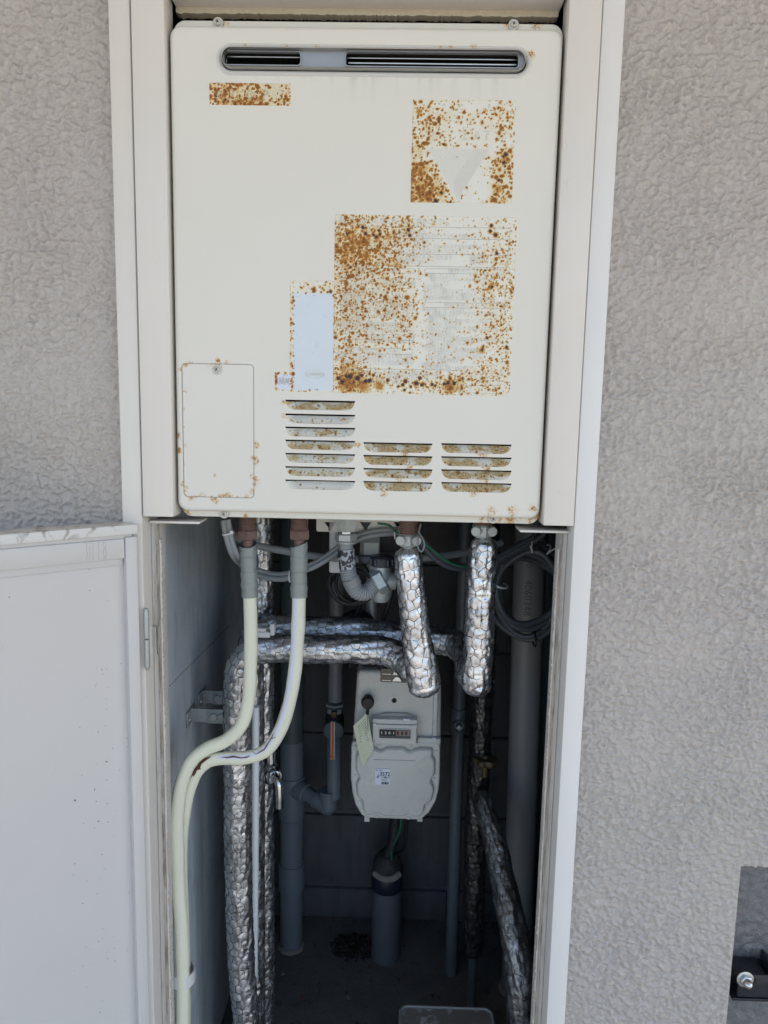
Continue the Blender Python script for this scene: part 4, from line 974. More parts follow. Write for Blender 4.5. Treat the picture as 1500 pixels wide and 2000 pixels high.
def port(parent, px, py_flex, py_nut, Y, top_brown=True):
    c = W(px, py_nut, Y); zf = W(px, py_flex+8, Y).z
    k = MB(); pr_ = []
    zz = zf
    while zz < c.z-.012: pr_ += [(.0075, zz-zf), (.0092, zz-zf+.0018)]; zz += .0036
    pr_ += [(.0075, c.z-.012-zf)]
    k.lathe((c.x, Y, zf), (0, 0, 1), pr_, 18); k.build('flexible_joint', M['steel'], parent, 40)
    k = MB().nut((c.x, Y, c.z-.012), (0, 0, 1), .0155, .018, .2); k.lathe((c.x, Y, c.z-.013), (0, 0, 1), [(.010, 0), (.012, .004)], 18); k.build('union_nut', M['galv'], parent, 35)
    for dx in (-.010, .011):
        k = MB().lathe((c.x+dx, Y-.010, c.z-.002), (dx*22, -1, -.05), [(.0072, 0), (.0072, .005), (.0062, .0062), (.0001, .0064)], 6 if dx > 5 else 18); k.build('drain_plug', M['galv'], parent, 35)
    k = MB(); pr_ = []
    z2 = c.z+.006
    for i in range(8): pr_ += [(.0125, i*.003), (.0136, i*.003+.0015)]
    pr_ += [(.0125, ZO-.262-z2)]
    k.lathe((c.x, Y, z2), (0, 0, 1), pr_, 20); k.build('threaded_spigot', M['brass'], parent, 35)
port(pa, 797, 1062, 1050, .105)
# B: behind A, upper crossbar, ends against the far stub
pb = thing('insulated_pipe', 'foil and wire-netting wrapped pipe whose crossbar runs topmost and drops to the right stub', 'pipe', (W(490, 1500, .285).x, .285, 0), 'foil-wrapped pipes')
xb = W(491, 1500, .285).x
pts = [(xb, .285, .004), (xb, .285, .2), (xb, .285, W(490, 1500, .285).z), (xb, .285, W(490, 1330, .285).z), V3(491, 1262, .285), V3(512, 1233, .28), V3(550, 1227, .275), V3(620, 1230, .27), V3(700, 1233, .265), V3(780, 1243, .26), V3(850, 1250, .25), V3(890, 1258, .235), V3(915, 1290, .19), V3(922, 1335, .14)]
foil_pipe(pb, pts, .0222, M['foil'], 12)
pts = [V3(929, 1358, .102), V3(932, 1320, .10), V3(936, 1240, .10), V3(938, 1160, .10), V3(944, 1090, .10), V3(948, 1046, .10)]
foil_pipe(pb, pts, [.0205, .0205, .0205, .0200, .0205, .0190], M['foil_bright'], 17, cell=.0165, crk=1.7)
port(pb, 943, 1046, 1032, .10)
# C: straight riser behind the hoses
pc = thing('insulated_pipe', 'straight foil-wrapped riser behind the two cream hoses, from floor to heater', 'pipe', (W(511, 1500, .335).x, .335, 0), 'foil-wrapped pipes')
xc = W(513, 1300, .335).x
foil_pipe(pc, [(xc, .335, .004), (xc+.001, .335, .3), (xc-.001, .335, .6), (xc, .335, .9), (xc, .335, ZTOP)], .0195, M['foil'], 23, cell=.0145)
# D: dark riser on the right
pd = thing('insulated_pipe', 'dull dark netted pipe standing between the thin conduit and the large grey pipe', 'pipe', (W(930, 1600, .47).x, .47, 0), 'foil-wrapped pipes')
foil_pipe(pd, [V3(924, 1868, .47), V3(926, 1750, .47), V3(930, 1600, .47), V3(938, 1450, .47), V3(944, 1330, .47), V3(948, 1200, .47), (W(950, 1100, .47).x, .47, ZTOP)], .0215, M['foil_shaded'], 31, cell=.0145)
MB().lathe((W(924, 1868, .47).x, .47, 0), (0, 0, 1), [(.009, 0), (.009, W(924, 1850, .47).z)], 16).build('bare_end', M['pvc_dark'], pd, 40)
# E: slanting one coming forward at the lower right
pe = thing('insulated_pipe', 'netted foil pipe slanting forward at the lower right beside the jamb', 'pipe', (W(1020, 1990, .22).x, .22, 0), 'foil-wrapped pipes')
foil_pipe(pe, [(W(1022, 2040, .20).x, .205, .004), V3(1018, 2100, .205), V3(1019, 1990, .21), V3(1017, 1900, .225), V3(1002, 1810, .26), V3(985, 1730, .31), V3(968, 1650, .36), V3(948, 1580, .41), V3(940, 1545, .44)], [.0268, .0268, .0268, .0262, .0238, .0222, .0210, .020], M['foil_grey'], 37, cell=.0185)
# ================================================================== cream hoses
def hose(ctrl, px_f, py_nut, Y, lab, mat, stripe, bx):
    c = W(px_f, py_nut, Y)
    t = thing('insulated_hose', lab, 'hose', (bx.x, bx.y, 0), 'cream insulated hoses')
    k = MB(); pr_ = []; z = c.z+.004
    while z < ZO-.262: pr_ += [(.0118, z-c.z), (.0126, z-c.z+.0012)]; z += .0024
    k.lathe((c.x, Y, c.z), (0, 0, 1), pr_, 20); k.build('threaded_spigot', M['brass'], t, 35)
    MB().nut((c.x, Y, c.z-.0075), (0, 0, 1), .0152, .0150, .15).build('hex_nut', M['brass'], t, 30)
    z1 = W(px_f, py_nut+18, Y).z
    MB().lathe((c.x, Y, z1-.02), (0, 0, 1), [(.0078, 0), (.0078, c.z-z1+.014)], 16).build('pipe_tail', M['brass'], t, 40)
    return t
Y0 = .09
def curve_path(spec): return catmull([V3(*s_) for s_ in spec], .004)
A = [(484, 1062, .09), (486, 1110, .09), (488, 1160, .09), (490, 1230, .09), (489, 1310, .088), (484, 1375, .085), (470, 1418, .082), (440, 1446, .078), (405, 1461, .07), (375, 1484, .058), (356, 1525, .048), (346, 1590, .042), (346, 1660, .040), (349, 1740, .038), (354, 1810, .037), (357, 1900, .036), (357, 1960, .036), (357, 2040, .036), (358, 2200, .04)]
B_ = [(584, 1062, .09), (584, 1110, .09), (584, 1160, .09), (582, 1230, .09), (576, 1310, .088), (563, 1380, .086), (545, 1430, .085), (518, 1466, .083), (480, 1479, .08), (440, 1480, .078), (408, 1485, .074), (387, 1502, .068), (372, 1532, .062), (361, 1575, .058), (354, 1630, .056), (353, 1700, .055), (356, 1780, .054), (358, 1860, .053), (359, 1940, .053), (359, 2020, .053), (360, 2200, .055)]
def build_hose(spec, px_f, lab, mat, split, cracks, seed):
    path = curve_path(spec); bx = Vector(path[-1])
    t = hose(spec, px_f, 1043, Y0, lab, mat, split, bx)
    s = np.r_[0, np.cumsum(np.linalg.norm(np.diff(path, axis=0), axis=1))]
    zt = W(px_f, 1163, .09).z; it = int(np.argmin(np.abs(path[:, 2]-zt)))
    seg = 28
    V, F = tube(path[it-2:], .0097+.0006*fbm2(s[it-2:]*30+seed, s[it-2:]*7, 2), seg, True, turn=0)
    a = np.arange(seg)/seg*2*PI; n = len(path)-it+2
    Vn = V.reshape(n, seg, 3); cen = path[it-2:][:, None]; sec = 1+.055*np.cos(3*(a-.9))[None, :, None]
    V = (cen+(Vn-cen)*sec).reshape(-1, 3)
    prof = np.clip(1.1-np.abs(a-.42)/.55, 0, 1); prof = np.maximum(prof, np.clip(1.1-np.abs(a-2*PI-.42)/.42, 0, 1))
    vis = np.clip((s[it-2:]-.0)/.05, 0, 1)*np.clip((s[-1]-.60-s[it-2:])/.03, 0, 1) if split else np.zeros(n)
    st = (vis[:, None]*prof[None]).reshape(-1)
    j = mesh_obj('foam_jacket', V, F, mat, t, 60, attrs={'stripe': st})
    # grey tape wound round the upper end
    tp_ = path[:it+1]; ss = s[:it+1]; R_ = .0113+.0011*np.abs(np.sin(ss*70+seed))+.0006*fbm2(ss*60+seed, ss*11, 2); R_ = R_+.0005*np.sin(ss*420+seed*2); R_[:3] = [.0118, .0126, .0122]
    Vt, Ft = tube(tp_, R_, 28, False); T, N, Bn = frames(tp_)
    Vt = Vt.reshape(len(tp_), 28, 3)+(.0007*np.sin((np.arange(28)/28*2*PI)[None]*1+ss[:, None]*190+seed))[..., None]*0; Vt[0, :, 2] += .004*np.cos(np.arange(28)/28*2*PI+2.2+seed)
    mesh_obj('tape_wrap', Vt.reshape(-1, 3), Ft, M['tape'], t, 50)
    k = MB()
    for z0 in (.012, .034, .052):      # overlapping tape edges as fine ridges that climb round the hose
        pts = []
        for q in range(30):
            an = q/29*2*PI; d = z0+.010*q/29; i = int(np.argmin(np.abs(ss-d))); pts.append(tp_[i]+(R_[i]+.0001)*(N[i]*math.cos(an+3)+Bn[i]*math.sin(an+3)))
        k.add(*tube(np.array(pts), .00045, 5))
    k.build('tape_edge', M['tape'], t, 60)
    T, N, Bn = frames(path)
    for cr in cracks:
        kk = MB(); V = []; F = []
        for q, (d, an, w) in enumerate(cr):
            i = int(np.argmin(np.abs(s-d))); r_ = .0097*(1+.055*math.cos(3*(an-.9)))+.0014
            for sg in (-1, 1):
                a2 = an+sg*w/.0097; V.append(path[i]+r_*(N[i]*math.cos(a2)+Bn[i]*math.sin(a2)))
            if q: F.append((2*q-2, 2*q-1, 2*q+1, 2*q))
        mesh_obj('crack', V, F, M['crack'], t, 0)
    return t, path, s
random.seed(4)
def dist_at(path, s, px, py):
    best = None
    for i, p in enumerate(path):
        d = Vector(p)-CAM; z = d.dot(AF); q = (750+FPX*d.dot(AX)/z-px)**2+(1000+FPX*d.dot(AD)/z-py)**2
        if best is None or q < best[0]: best = (q, s[i])
    return best[1]
pB = curve_path(B_); sB = np.r_[0, np.cumsum(np.linalg.norm(np.diff(pB, axis=0), axis=1))]
db = lambda x, y: dist_at(pB, sB, x, y)
def wav(x0, y0, x1, y1, a0, a1, w, n=9, wob=.06, seed=1):
    r = random.Random(seed); d0, d1 = db(x0, y0), db(x1, y1)
    return [(d0+(d1-d0)*i/(n-1), a0+(a1-a0)*i/(n-1)+r.uniform(-wob, wob), w*(math.sin(PI*(i+.15)/(n-.7))**.6)*r.uniform(.6, 1.1)) for i in range(n)]
cracksB = [wav(366, 1552, 408, 1489, .45, .55, .0016, 8, .10, 2), wav(381, 1516, 413, 1484, .30, .62, .0034, 9, .16, 3), wav(435, 1483, 495, 1482, .45, .35, .0011, 9, .10, 4), wav(505, 1476, 545, 1432, .35, .62, .0009, 9, .06, 5), wav(548, 1424, 578, 1290, .75, .95, .00035, 14, .05, 6)]
d1 = db(561, 1384); cracksB.append([(d1, .2, .0003), (d1+.0012, .5, .0007), (d1-.0006, .9, .0003), (d1, 1.3, .0002)])
d1 = db(540, 1440); cracksB.append([(d1-.004, .1, .0003), (d1, .45, .0006), (d1+.004, .8, .0002)])
d1 = db(505, 1476); cracksB.append([(d1-.002, .0, .0003), (d1, .4, .0006), (d1+.003, .9, .0003)])
th_a, pA, sA = build_hose(A, 484, 'cream insulated hose with an unbroken jacket, from the first copper nut', M['hose'], False, [], 1)
th_b, pB, sB = build_hose(B_, 585, 'cream insulated hose with a cracked split jacket showing brown foam', M['hose_split'], True, cracksB, 6)
# white saddle clamp fixed to the concrete wall
cl = thing('pipe_clamp', 'white plastic saddle clamp holding the cream hoses to the concrete wall', 'pipe clamp', tuple(W(355, 1918, .045)))
c0 = W(358, 1905, .045); k = MB(); V = []; F = []
nb = 18
for i in range(nb+1):
    an = math.radians(-150+270*i/nb); 
    x = c0.x+.0145*math.cos(an)*1.05; y = .046+.0170*math.sin(an)
    for dz in (-.0095, .0095):
        for rr in (0, .0022): V.append((x+rr*math.cos(an), y+rr*math.sin(an), c0.z+dz))
for i in range(nb):
    o = 4*i; F += [(o+1, o+5, o+7, o+3), (o, o+2, o+6, o+4), (o, o+4, o+5, o+1), (o+2, o+3, o+7, o+6)]
F += [(0, 1, 3, 2), (4*nb, 4*nb+2, 4*nb+3, 4*nb+1)]
mesh_obj('strap', V, F, M['white_plastic'], cl, 40)
k = MB(); ft = W(337, 1925, .022)
rot = Matrix.Rotation(math.radians(38), 3, 'Z')
k.box((XL+.001, .008, c0.z-.015), (XL+.0045, .036, c0.z+.006), .001); k.build('foot', M['white_plastic'], cl, 40)
k = MB(); k.tube([(XL+.004, .030, c0.z-.004), (c0.x-.012, .034, c0.z-.002)], .005, 8, flat=.35); k.build('web', M['white_plastic'], cl, 40)
k = MB().lathe((XL+.0045, .017, c0.z-.008), (1, -.2, 0), [(.0032, 0), (.0028, .0012), (.0001, .0016)], 14); k.build('screw', M['steel'], cl, 40)

# ================================================================== plastic and steel pipes
ZF = 0.0
# main grey drain with tee, branch, valve
q = WZ(569, 1848, ZF); DX, DY = q.x, q.y; R1 = .0258
dp = thing('drain_pipe', 'blue-grey plastic drain pipe with a tee to the lever valve riser', 'pipe', (DX, DY, ZF))
zz = lambda py: W(570, py, DY).z
MB().lathe((DX, DY, 0), (0, 0, 1), [(R1, 0), (R1, zz(1445))], 36).build('pipe', M['pvc'], dp, 40)
MB().lathe((DX, DY, zz(1445)), (0, 0, 1), [(R1*.985, 0), (R1*.985, ZTOP-zz(1445))], 36).build('upper_pipe', M['pvc_dark'], dp, 40)
for y0, y1 in ((1738, 1685), (1598, 1515)):
    z0_, z1_ = zz(y0), zz(y1)
    MB().lathe((DX, DY, z0_), (0, 0, 1), [(R1, 0), (R1*1.13, .003), (R1*1.14, .006), (R1*1.14, z1_-z0_-.004), (R1*1.11, z1_-z0_), (R1*1.02, z1_-z0_+.0003)], 36).build('coupling', M['pvc'], dp, 40)
MB().lathe((DX, DY, -.002), (0, 0, 1), [(R1*1.2, 0), (R1*1.16, .006), (R1*1.0, .010)], 30).build('putty_ring', M['putty'], dp, 60)
RY = DY-.055; rx = W(641, 1580, RY).x; rz = W(640, 1573, RY).z; R2 = .0155
b0 = Vector((DX+.012, DY-.012, W(590, 1548, DY-.03).z)); b1 = Vector((rx, RY, rz))
db_ = (b1-b0).normalized()
MB().lathe(b0, db_, [(.022, 0), (.022, .026), (.0205, .0275), (.0205, .028)], 26).build('tee_socket', M['pvc'], dp, 40)
MB().tube([b0+db_*.02, b1], R2, 24).build('branch', M['pvc'], dp, 40)
k = MB(); k.add(*tube(catmull([b1-db_*.034, b1-db_*.012, b1+db_*.0+Vector((0, 0, -.002)), b1+Vector((0, 0, .018)), b1+Vector((0, 0, .036))], .003), .0192, 26)); k.build('elbow', M['pvc'], dp, 50)
zr = lambda py: W(652, py, RY).z
rx2 = W(653, 1460, RY).x
MB().lathe((rx2, RY, rz+.02), (0, 0, 1), [(R2, 0), (R2, zr(1425)-rz-.02)], 26).build('riser', M['pvc'], dp, 40)
MB().lathe((rx2+.001, RY, zr(1368)), (0, 0, 1), [(R2, 0), (R2, zr(1318)-zr(1368)), (R2*.97, zr(1318)-zr(1368)+.0005), (R2*.97, ZTOP-zr(1368))], 26).build('riser', M['pvc_light'], dp, 40)
vb = MB().lathe((rx2, RY+.005, zr(1440)), (0, 0, 1), [(.017, 0), (.020, .012), (.020, .045), (.015, .052), (.015, zr(1376)-zr(1440))], 24); vb.build('valve_body', M['black'], dp, 40)
MB().lathe((rx2, RY-.016, zr(1418)), (0, -1, 0), [(.0215, 0), (.0215, .010), (.019, .012), (.0001, .0122)], 30).build('valve_bonnet', M['conduit'], dp, 40)
MB().nut((rx2, RY, zr(1392)), (0, 0, 1), .017, .012).nut((rx2, RY, zr(1378)), (0, 0, 1), .021, .007).build('valve_nut', M['galv'], dp, 35)
hz0_, hz1_ = W(650, 1484, RY-.035).z, W(650, 1410, RY-.035).z; hxx = W(650, 1440, RY-.035).x
lv = MB(); lv.box((hxx-.0048, RY-.036, hz0_), (hxx+.0048, RY-.028, hz1_), .0015); lv = lv.build('lever', M['paper'], dp, 40)
k = MB(); k.box((hxx-.0026, RY-.0368, hz0_+.001), (hxx+.0022, RY-.0355, hz1_-.001)); k.box((hxx-.0044, RY-.0372, hz0_+.006), (hxx+.0036, RY-.0355, hz0_+.010)); k.build('orange_stripe', M['red'], lv, 0)
k = MB(); k.box((rx2-.006, RY-.024, zr(1393)), (rx2+.006, RY-.016, zr(1382)), .001); k.build('stem_nut', M['bronze'], dp, 40)

# sleeve rising from the floor under the meter, with cables
q = WZ(753, 1866, ZF); SX, SY = q.x, q.y
sl = thing('conduit_sleeve', 'stubby grey pipe with a dark collar rising from the floor under the meter', 'pipe', (SX, SY, 0))
zs = lambda py: W(755, py, SY).z
RS = .0335
MB().lathe((SX, SY, 0), (0, 0, 1), [(RS, 0), (RS, zs(1728))], 36).build('pipe', M['pvc_sleeve'], sl, 40)
MB().lathe((SX, SY, zs(1732)), (0, 0, 1), [(RS*1.02, 0), (RS*1.06, .002), (RS*1.06, zs(1700)-zs(1732)), (RS, zs(1698)-zs(1732))], 36).build('collar', M['collar'], sl, 40)
k = MB(); V = []; F = []; n = 30
for i in range(9):
    t = i/8
    for j in range(n):
        an = 2*PI*j/n; rr = RS*(1.05-.18*t**2)*(1+.05*math.sin(an*3+i)); hh2 = .052*t+.006*math.sin(an*2+1)*t*(1-t)*3
        V.append((SX+rr*math.cos(an)*(1-.35*t**3), SY+rr*math.sin(an)*(1-.35*t**3), zs(1703)+hh2*.9))
for i in range(8):
    for j in range(n): F.append((i*n+j, i*n+(j+1) % n, (i+1)*n+(j+1) % n, (i+1)*n+j))
F.append(tuple(8*n+j for j in range(n)))
mesh_obj('putty_plug', V, F, M['putty_dark'], sl, 60)
k = MB(); k.add(*tube(catmull([(SX-.03, SY-.022, zs(1694)), (SX-.012, SY-.0345, zs(1697)), (SX+.012, SY-.0345, zs(1697)), (SX+.028, SY-.024, zs(1693))], .004), [.003]+[.0062]*200 if False else .0058, 10, flat=1.3)); k.build('putty_edge', M['putty'], sl, 60)
cz1 = W(770, 1560, SY-.04).z
pth = catmull([(SX-.004, SY, zs(1675)), (W(766, 1640, SY-.03).x, SY-.02, zs(1640)), (W(772, 1590, SY-.04).x, SY-.04, zs(1590)), (W(776, 1540, SY-.05).x, SY-.05, zs(1540))], .0014)
rr = np.where(np.arange(len(pth)) % 3 < 2, .0125, .0108); k = MB().add(*tube(pth, rr, 20)); k.build('corrugated_conduit', M['rubber'], sl, 60)
MB().tube([(SX+.008, SY-.012, zs(1680)), (SX+.010, SY-.03, zs(1640)), (W(783, 1590, SY-.05).x, SY-.05, zs(1590)), (W(784, 1540, SY-.05).x, SY-.05, zs(1540))], .003, 10, .005).build('earth_wire', M['green'], sl, 60)
MB().tube([(SX+.018, SY, zs(1670)), (W(789, 1640, SY-.03).x, SY-.03, zs(1640)), (W(795, 1590, SY-.04).x, SY-.04, zs(1590)), (W(797, 1540, SY-.04).x, SY-.04, zs(1540))], .0038, 10, .005).build('black_cable', M['rubber'], sl, 60)

# thin conduit with a plugged union
q = WZ(881, 1900, ZF); cx2, cy2 = q.x, q.y
tc = thing('conduit_pipe', 'slim dark grey pipe with a square-plugged union right of the meter', 'pipe', (cx2, cy2, 0))
zc_ = lambda py: W(888, py, cy2).z
xt = W(896, 1380, cy2).x
MB().tube([(cx2, cy2, 0), (cx2+(xt-cx2)*.5, cy2, zc_(1640)), (xt, cy2, zc_(1380)), (xt+.002, cy2, ZTOP)], .0138, 22).build('pipe', M['conduit'], tc, 40)
u0 = zc_(1430)
MB().lathe((xt-.0005, cy2, u0), (0, 0, 1), [(.015, 0), (.0175, .003), (.0175, zc_(1382)-u0-.002), (.016, zc_(1382)-u0)], 26).build('union', M['conduit'], tc, 40)
MB().lathe((xt, cy2-.014, zc_(1410)), (0, -1, 0), [(.0125, 0), (.0125, .006), (.0105, .0075), (.0100, .004), (.0001, .004)], 22).build('plug_boss', M['conduit'], tc, 40)
k = MB(); k.box((xt-.0048, cy2-.031, zc_(1410)-.0048), (xt+.0048, cy2-.014, zc_(1410)+.0048), .0008, Matrix.Rotation(PI/4, 3, 'Y')); k.build('square_plug', M['galv'], tc, 40)
# large pale pipe at the right
q = WZ(1008, 1930, ZF); bx2, by2 = q.x, q.y
gp = thing('vent_pipe', 'large pale grey pipe with stencilled digits at the right side of the closet', 'pipe', (bx2, by2, 0))
zt_ = lambda py: W(1020, py, by2).z
x_t = W(1033, 1100, by2).x; RB = .0315
bb_ = lambda t: (bx2+(x_t-bx2)*t, by2)
MB().tube([(bx2, by2, 0), (bx2+(x_t-bx2)*.5, by2, zt_(1500)), (x_t, by2, zt_(1060)), (x_t, by2, ZTOP+.0)], RB, 36).build('pipe', M['pvc_light'], gp, 40)
k = MB().lathe((bx2, by2, -.002), (0, 0, 1), [(RB*1.25, 0), (RB*1.2, .006), (RB, .01)], 30); k.build('putty_ring', M['putty'], gp, 60)
# stencilled digits bent round the pipe, reading downwards
def stencil(txt, pyc, size):
    c = bpy.data.curves.new('print', 'FONT'); c.body = txt; c.size = size; c.resolution_u = 2; o = bpy.data.objects.new('print', c); COL.objects.link(o)
    me = bpy.data.meshes.new_from_object(o.evaluated_get(bpy.context.evaluated_depsgraph_get())); co = [v.co.copy() for v in me.vertices]; fs = [tuple(p.vertices) for p in me.polygons]
    bpy.data.objects.remove(o); z0_ = zt_(pyc); wd_ = max(v.x for v in co)
    Vv = []
    for v in co:
        an = math.radians(-98)+(v.y-size*.35)/RB*1.0; xc_ = x_t; Vv.append((xc_+(RB+.0004)*math.cos(an), by2+(RB+.0004)*math.sin(an), z0_+wd_/2-v.x))
    return mesh_obj('printed_text', Vv, fs, plain('stencil ink', (.105, .11, .115), .6), gp, 0)
stencil('4060348', 1160, .021); stencil('7510', 1085, .018)
k = MB().lathe((W(1060, 1300, by2+.08).x, by2+.08, 0), (0, 0, 1), [(.016, 0), (.016, ZTOP)], 22)
t2 = thing('conduit_pipe', 'thin dark pipe half hidden behind the large pale pipe', 'pipe', (W(1060, 1300, by2+.08).x, by2+.08, 0)); k.build('pipe', M['conduit'], t2, 40)
q = W(1075, 1610, .42); pth = catmull([(q.x+.06, .40, q.z+.07), (q.x+.02, .41, q.z+.03), (q.x-.004, .42, q.z-.02), (q.x+.008, .42, q.z-.10), (q.x+.05, .42, q.z-.2)], .0013)
fh = thing('flexible_conduit', 'ribbed grey flexible conduit curving behind the right jamb', 'conduit', tuple(pth[-1])); MB().add(*tube(pth, np.where(np.arange(len(pth)) % 3 < 2, .013, .0115), 20)).build('corrugated_tube', M['cable_dark'], fh, 60)

# slim white tube beside the near foil pipe
a_, b__ = W(499, 1380, .245), W(496, 1925, .245)
wt = thing('white_tube', 'slim glossy white tube standing between two foil-wrapped pipes', 'tube', (b__.x, .245, b__.z))
MB().tube([tuple(a_), ((a_.x+b__.x)/2+.0005, .245, (a_.z+b__.z)/2), tuple(b__)], .0066, 16, .02).build('tube', M['white_tube'], wt, 50)
MB().lathe(tuple(b__), (0, 0, -1), [(.0062, 0), (.0055, .002), (.0001, .0025)], 16).build('end_cap', M['white_tube'], wt, 50)
# dark screwed hanger seen on the back foil pipe
pg = W(509, 1368, .31); hk = thing('turnbuckle', 'little dark threaded rod fixed to the straight foil riser', 'rod', tuple(pg))
MB().lathe((pg.x, .305, pg.z-.013), (0, 0, 1), [(.002, 0), (.0034, .002), (.0034, .008), (.0024, .009), (.0034, .011), (.0034, .020), (.0020, .026)], 12).build('rod', M['galv'], hk, 40)

# drain tap
tz = W(530, 1480, .300); tx = W(529, 1500, .300).x
dt = thing('drain_tap', 'small dull chrome drain tap with a bent spout under the hoses', 'tap', (tx, .300, tz.z-.05))
f_ = lambda py: W(530, py, .300).z
MB().lathe((tx, .300, f_(1528)), (0, 0, 1), [(.010, 0), (.0128, .004), (.0128, .018), (.0105, .022), (.0135, .026), (.0135, .034), (.009, .038), (.009, .060), (.0001, .062)], 22).build('body', M['chrome'], dt, 40)
c_ = W(536, 1516, .275); MB().lathe((c_.x, .290, c_.z), (.15, -1, -.1), [(.0118, 0), (.0122, .010), (.0105, .0135), (.0085, .014)], 22).build('ring', M['chrome'], dt, 40)
MB().tube([(c_.x, .285, c_.z), V3(538, 1519, .265), V3(544, 1530, .258), V3(546, 1550, .256), V3(546, 1577, .256)], .0066, 18, .003).build('spout', M['chrome'], dt, 60)
# brackets on the concrete wall
def bracket(px_w, py, Yb, px_e, lab):
    p = WX(px_w, py, XL); z = p.z; e = W(px_e, py, Yb).x
    t = thing('pipe_bracket', lab, 'bracket', (XL, Yb, z), 'steel brackets on the concrete wall')
    k = MB(); pl = [(Yb-.021, z-.026), (Yb+.020, z-.002), (Yb+.020, z+.026), (Yb-.021, z+.002)]
    V = [(XL+.0004, y, zz_) for y, zz_ in pl]+[(XL+.0034, y, zz_) for y, zz_ in pl]
    k.add(V, [(0, 1, 2, 3), (7, 6, 5, 4), (0, 4, 5, 1), (1, 5, 6, 2), (2, 6, 7, 3), (3, 7, 4, 0)]); 
    k = MB(); k.box((XL+.0004, Yb-.024, z-.0125), (XL+.0034, Yb+.022, z+.0125), .001); k.build('base_plate', M['galv'], t, 40)
    k = MB(); k.box((XL+.003, Yb-.0012, z-.0115), (XL+(e-XL)*.66, Yb+.0014, z+.0115), .0006); k.build('arm', M['galv'], t, 40)
    k = MB(); k.box((XL+(e-XL)*.52, Yb-.0040, z-.0122), (e+.03, Yb-.0014, z+.0122), .0008); k.build('clamp_plate', M['galv'], t, 40)
    MB().nut((XL+(e-XL)*.74, Yb-.004, z), (0, -1, 0), .0068, .0048).build('bolt', M['galv'], t, 35)
    MB().nut((e-.001, Yb-.004, z), (0, -1, 0), .0068, .0048).build('bolt', M['galv'], t, 35)
    MB().lathe((XL+.0034, Yb-.013, z-.003), (1, 0, 0), [(.004, 0), (.0036, .002), (.0001, .003)], 16).build('screw', M['steel'], t, 40)
bracket(362, 1409, .215, 436, 'galvanised wall bracket, the lower and nearer of the pair on the concrete wall')
bracket(389, 1366, .285, 438, 'galvanised wall bracket, the upper and farther of the pair on the concrete wall')
# white clip lying on the crossbars
p = W(524, 1233, .172); wc = thing('pipe_clip', 'small white plastic clip on the foil crossbars beside the first hose', 'clip', tuple(p))
k = MB(); k.box((p.x-.022, .163, p.z-.008), (p.x+.004, .180, p.z+.001), .0015); k.build('base', M['white_plastic'], wc, 40)
k = MB(); k.box((p.x-.024, .161, p.z+.002), (p.x-.002, .178, p.z+.0075), .0015); k.build('tongue', M['white_plastic'], wc, 40)
k = MB(); k.box((p.x+.0042, .162, p.z-.004), (p.x+.0112, .178, p.z+.0145), .0015); k.build('hook', M['white_plastic'], wc, 40)
# ================================================================== gas meter
YG = .36
mt = thing('gas_meter', 'pale grey gas meter with counter window and 3572 sticker hanging in the closet', 'gas meter', tuple(W(772, 1600, YG)))
def G2(px, py, Y=YG-.004): v = W(px, py, Y); return (v.x, v.z)
k = MB(); oc_ = [G2(697, 1330, YG+.008), G2(694, 1462, YG+.008), G2(860, 1462, YG+.008), G2(862, 1318, YG+.008), G2(700, 1314, YG+.008)]
YU = YG+.008; up_ = [G2(688, 1465, YU), G2(861, 1465, YU), G2(862, 1345, YU), G2(860, 1322, YU), G2(854, 1314, YU), G2(703, 1310, YU), G2(697, 1318, YU), G2(693, 1380, YU)]
k.plate(up_, [], YG+.008, YG+.11, .008, 5, back=True); k.build('upper_case', M['meter'], mt, 50)
fl = [G2(686, 1456), G2(690, 1449), G2(700, 1447), G2(848, 1450), G2(858, 1454), G2(860, 1462), G2(859, 1520), G2(857, 1543), G2(851, 1566), G2(838, 1588), G2(826, 1598), G2(815, 1602), G2(716, 1598), G2(706, 1592), G2(694, 1572), G2(688, 1548), G2(685, 1520)]
fl = fl[::-1]
k = MB(); k.plate(fl, [], YG-.004, YG+.012, .0035, 4, back=True); k.build('flange', M['meter'], mt, 50)
k = MB(); k.plate(inset(fl if True else fl, .004)[::1], [], YG+.0122, YG+.10, .004, 4, back=True); k.build('lower_case', M['meter'], mt, 50)
bolts = [(694, 1515), (702, 1566), (736, 1594), (798, 1597), (836, 1573), (849, 1522), (851, 1468), (693, 1458)]
# raised dome whose rim bends inwards round every bolt
ins = [Vector(p) for p in inset(fl, .0085)]
if sum(ins[i].x*ins[(i+1) % len(ins)].y-ins[(i+1) % len(ins)].x*ins[i].y for i in range(len(ins))) < 0: ins = ins[::-1]
dense = []
for i in range(len(ins)):
    a_, b_ = ins[i], ins[(i+1) % len(ins)]; m_ = max(1, int((b_-a_).length/.0025))
    dense += [a_.lerp(b_, j/m_) for j in range(m_)]
cen = Vector((sum(p.x for p in dense)/len(dense), sum(p.y for p in dense)/len(dense)))
bp = [Vector(G2(*b__)) for b__ in bolts]+[Vector(G2(741, 1458)), Vector(G2(803, 1460))]
dome = []
for p in dense:
    q = p.copy()
    for b__ in bp:
        d = (p-b__).length
        if d < .019: q = q+(cen-b__).normalized()*.0075*math.exp(-(d/.0085)**2)
    dome.append((q.x, q.y))
for _ in range(2): dome = [((dome[i-1][0]+2*dome[i][0]+dome[(i+1) % len(dome)][0])/4, (dome[i-1][1]+2*dome[i][1]+dome[(i+1) % len(dome)][1])/4) for i in range(len(dome))]
